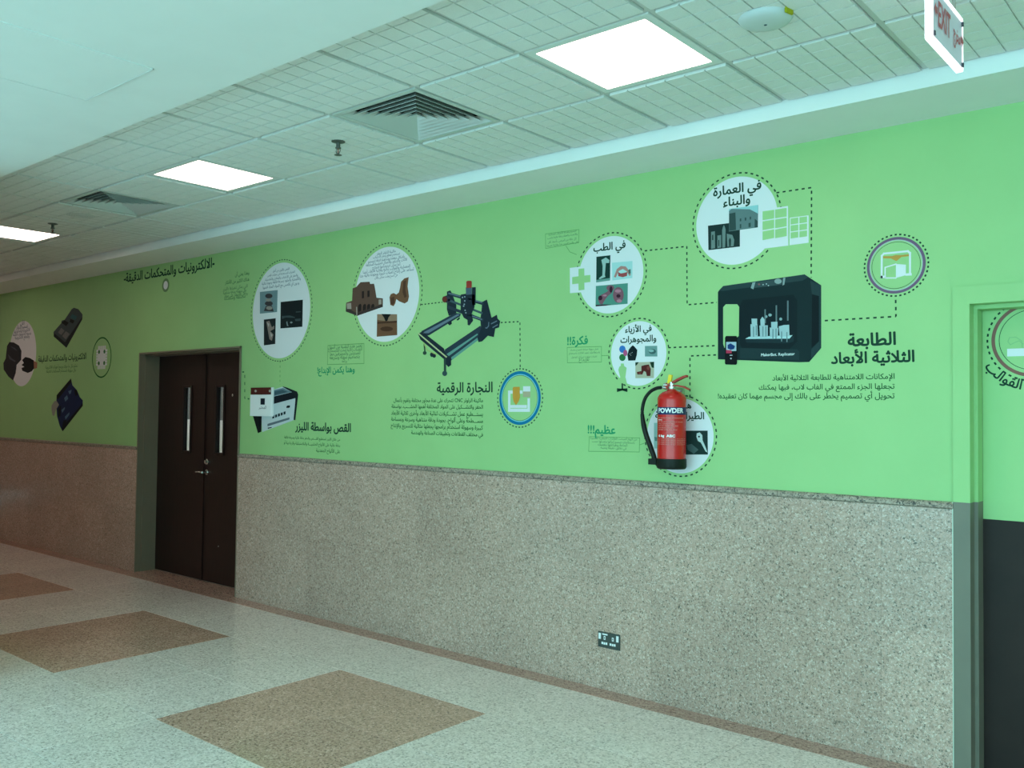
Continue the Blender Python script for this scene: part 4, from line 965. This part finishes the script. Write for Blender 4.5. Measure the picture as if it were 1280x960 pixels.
# ---- artwork on the right hand door
WALLY['y'] = DY-.0006
R_out = (W(1255, 380, DY)[1]-W(1262, 471.6, DY)[1])/2; zc_ = (W(1255, 380, DY)[1]+W(1262, 471.6, DY)[1])/2
xc_ = W(1239.3, 426, DY)[0]+R_out; c = (xc_, zc_, R_out); R = R_out
t = thing('icon_decal', 'large ring icon with curved text, on the door at the right edge', 'wall decal', (xc_, DY, zc_))
ring('colour_ring', t, pc(150, 104, 96), 1, c, R*.91, R); ring('thin_ring', t, INK, 1, c, R*.80, R*.815); dot_ring('dotted_ring', t, INK, 0, c, R*1.10, 42)
b0, b1 = W(1259, 436, DY), W(1300, 444.5, DY)
bm = bmesh.new(); flat(bm, [(b0[0], b1[1]), (xc_+R*.55, b1[1]), (xc_+R*.55, b0[1]), (b0[0], b0[1])], 2); finish('white_bar', bm, M['disc'], t)
strokes('curled_line', t, pc(150, 200, 140), 2, .0035, [(1278, 434), (1277, 426), (1270, 421.5), (1262, 422), (1260, 427), (1263, 431), (1269, 428), (1274, 426), (1279, 430)])
v, f = text_verts(shape('صب القوالب'), .022, 4); x0, x1 = min(p[0] for p in v), max(p[0] for p in v)
Rt = R*1.36; k = .061; bm = bmesh.new(); nv = []
for a, b, n in v:
    th_ = math.radians(-149.5) + (a-x0)*k/Rt; rr = Rt-b*k
    nv.append(bm.verts.new((xc_+rr*math.cos(th_), wy(1)-n*2e-5, zc_+rr*math.sin(th_))))
for q in f:
    try:
        fc = bm.faces.new([nv[i] for i in q]); fc.normal_update()
        if fc.normal.y > 0: fc.normal_flip()
    except ValueError: pass
finish('heading', bm, INK, t)
WALLY['y'] = 0.0

# =================================================================== FIRE EXTINGUISHER
ye = -.105
bx0, _ = W(822.3, 540, ye); bx1, _ = W(857.2, 540, ye); ecx = (bx0+bx1)/2; er = .076
def Z(py, px=840): return W(px, py, ye)[1]
zb0, zsh, ztp = Z(586), Z(499), Z(489)
t = thing('fire_extinguisher', 'red dry powder fire extinguisher with black hose, hung on the green wall', 'fire extinguisher', (ecx, 0, zb0))
hh = zb0
zred = Z(573)
cyl = lathe(bmesh.new(), [(er, zred-.004), (er, zsh-.004), (er*.985, zsh+.008), (er*.90, zsh+.022), (er*.68, zsh+.036), (er*.36, zsh+.046), (.020, zsh+.050), (.018, zsh+.060)], (ecx, ye, 0), n=48)
cylo = finish('cylinder', cyl, M['red'], t, True)
finish('base_skirt', lathe(bmesh.new(), [(er*.93, zb0), (er*1.0, zb0+.004), (er*1.045, zb0+.012), (er*1.045, zred-.003), (er*1.0, zred)], (ecx, ye, 0), n=40), M['rubber'], t, True)
def band(name, z0, z1, m_, a0=-200, a1=20, rr=er+.0006, parent=None):
    bm = bmesh.new(); n = 40; vs = []
    for i in range(n+1):
        a = math.radians(a0+(a1-a0)*i/n); vs.append([bm.verts.new((ecx+rr*math.cos(a), ye+rr*math.sin(a), z)) for z in (z0, z1)])
    for a, b in zip(vs, vs[1:]): bm.faces.new((a[0], b[0], b[1], a[1]))
    return finish(name, bm, m_, parent or t, True)
zl0, zl1 = Z(518.3), Z(509)
lab = band('label_band', zl0, zl1, M['label_blue'], parent=cylo)
CA = math.degrees(math.atan2(EYE.y-ye, EYE.x-ecx))           # direction of the viewer in the corridor: the label faces it
def wrap_text(name, s, z, h, ang0, ang1, m_, bold=.03, parent=None, rr=er+.0012):
    v, f = text_verts(s, bold, 3); x0, x1 = min(p[0] for p in v), max(p[0] for p in v)
    bm = bmesh.new(); nv = []
    for a, b, n in v:
        rq = rr+n*2e-5; th_ = math.radians(ang0+(a-x0)/(x1-x0)*(ang1-ang0)); nv.append(bm.verts.new((ecx+rq*math.cos(th_), ye+rq*math.sin(th_), z+b*h/.72)))
    for q in f:
        try: bm.faces.new([nv[i] for i in q])
        except ValueError: pass
    return finish(name, bm, m_, parent or cylo)
wrap_text('lettering', 'POWDER', zl0+.010, (zl1-zl0)*.62, CA-62, CA+50, M['print_white'], .035)
PW = pc(226, 150, 140)
rowz = Z(524); h = .0075
lines = ['DRY POWDER FIRE EXTINGUISHER', 'ABC', 'FOR USE ON FLAMMABLE SOLIDS', '- PULL SAFETY PIN', '- AIM AT BASE OF FIRE', '- SQUEEZE LEVER', '- SWEEP SIDE TO SIDE']
dz = (Z(523)-Z(540))/7
for i, s in enumerate(lines):
    wrap_text('label_text', s, Z(523)-i*dz, dz*.5, CA-66, CA-70+min(130, 20+len(s)*3.6), PW if i != 1 else M['print_white'], .02)
wrap_text('label_text', '6 kg  ABC', Z(546), dz*1.25, CA-60, CA+14, M['print_white'], .04)
for i in range(5): wrap_text('label_text', 'A  B  C  powder charge  nitrogen  test pressure  bar', Z(548.5)-i*dz*.72, dz*.34, CA-70, CA+66, PW, .02)
# valve, levers, pin, hose, bracket
zv = zsh+.058
bm = lathe(bmesh.new(), [(.019, zv-.006), (.021, zv), (.021, zv+.010), (.015, zv+.013), (.014, zv+.034)], (ecx, ye, 0), n=20)
tube(bm, [(ecx, ye, zv+.018), (ecx-.045, ye-.004, zv+.018)], [.010, .011], 12)
finish('valve', bm, M['steel'], t, True)
def bar(bm, p, q, hw, ht):
    p, q = Vector(p), Vector(q); d = (q-p).normalized(); s_ = Vector((0, 1, 0))*hw; u = d.cross(Vector((0, 1, 0))).normalized()*ht
    vs = [bm.verts.new(v_) for v_ in (p-s_-u, p+s_-u, p+s_+u, p-s_+u, q-s_-u, q+s_-u, q+s_+u, q-s_+u)]
    for f_ in ((0,3,2,1),(4,5,6,7),(0,1,5,4),(1,2,6,5),(2,3,7,6),(3,0,4,7)): bm.faces.new([vs[i] for i in f_])
def wp(px, py): x_, z_ = W(px, py, ye); return (x_, ye, z_)
bm = bmesh.new()
for a, b in zip([(834, 484), (840, 479), (848, 474.5), (855, 471.2)], [(840, 479), (848, 474.5), (855, 471.2), (859, 470)]): bar(bm, wp(*a), wp(*b), .013, .0055)
bar(bm, wp(833, 480), wp(838, 487), .012, .010)
finish('top_lever', bm, M['red_lever'], t, bevel=.001)
bm = bmesh.new()
for a, b in zip([(838, 482.5), (846, 482), (855, 483.5)], [(846, 482), (855, 483.5), (862, 487)]): bar(bm, wp(*a), wp(*b), .012, .004)
finish('carry_handle', bm, M['red_lever'], t, bevel=.001)
bm = bmesh.new(); bar(bm, wp(836.5, 480), wp(838.5, 468.5), .006, .010); finish('safety_tag', bm, M['yellow'], t)
hose = [wp(828, 484.5), wp(822, 485.5), wp(814, 490), wp(807.5, 499), wp(804.3, 513), wp(805.5, 528), wp(809, 543), wp(814, 557), wp(818.5, 570), wp(820.5, 578)]
hose = [(x_, y_-.012, z_) for x_, y_, z_ in hose]
finish('hose_coupling', tube(bmesh.new(), [wp(834, 484.5), wp(829, 484.2)], .011, 14), M['steel'], t, True)
cm = catmull(hose, 6); n = len(cm)
finish('hose', tube(bmesh.new(), cm, [.0095 if i < n*.45 else .0095+.0045*min(1, (i/n-.45)/.12) for i in range(n)], 14), M['rubber'], t, True)
bm = bmesh.new(); a, b = wp(815.5, 576), wp(823, 580)
box(bm, a[0], b[0]+.01, ye-.045, ye+.01, Z(581.5), Z(574)); finish('hose_clip', bm, M['rubber'], t, bevel=.002)
bm = B((ecx-.02, ecx+.02, ye+er-.004, -.003, zsh-.02, zsh+.05), (ecx-.018, ecx+.018, ye+.012, -.003, zv+.002, zv+.006), (ecx-.03, ecx+.015, -.0085, -.0065, zsh-.06, zsh+.04))
finish('wall_bracket', bm, M['steel'], t)

# =================================================================== SOCKET
(sx0, sz1), (sx1, sz0) = W(748.3, 789.5, -.012), W(775.6, 811, -.012)
szm = (W(761.5, 792.5, -.012)[1]+W(762, 809, -.012)[1])/2; scx = (sx0+sx1)/2; sw, sh = .148, .088
t = thing('wall_socket', 'dark metal double wall socket low on the granite', 'socket', (scx, -.012, szm))
finish('socket_plate', B(scx-sw/2, scx+sw/2, -.020, -.0121, szm-sh/2, szm+sh/2), M['socket'], t, bevel=.0015)
for sx_ in (-1, 1):
    cxs = scx+sx_*.028
    finish('socket_outlet', B((cxs-.006, cxs+.006, -.0206, -.0198, szm+.002, szm+.022), (cxs-.021, cxs-.009, -.0206, -.0198, szm-.025, szm-.012), (cxs+.007, cxs+.019, -.0206, -.0198, szm-.025, szm-.012), (cxs-.006, cxs+.004, -.0206, -.0198, szm-.026, szm-.013)), M['print_white'], t)
    finish('earth_slot', B(cxs-.0025, cxs+.0025, -.0212, -.0205, szm+.007, szm+.017), M['black'], t)
    finish('rocker_switch', B(scx+sx_*.060-.008, scx+sx_*.060+.008, -.0235, -.0198, szm+.002, szm+.036), M['print_white'], t, bevel=.001)
finish('socket_mark', B(scx-.044, scx-.008, -.0206, -.0198, szm+.028, szm+.036), M['print_white'], t)
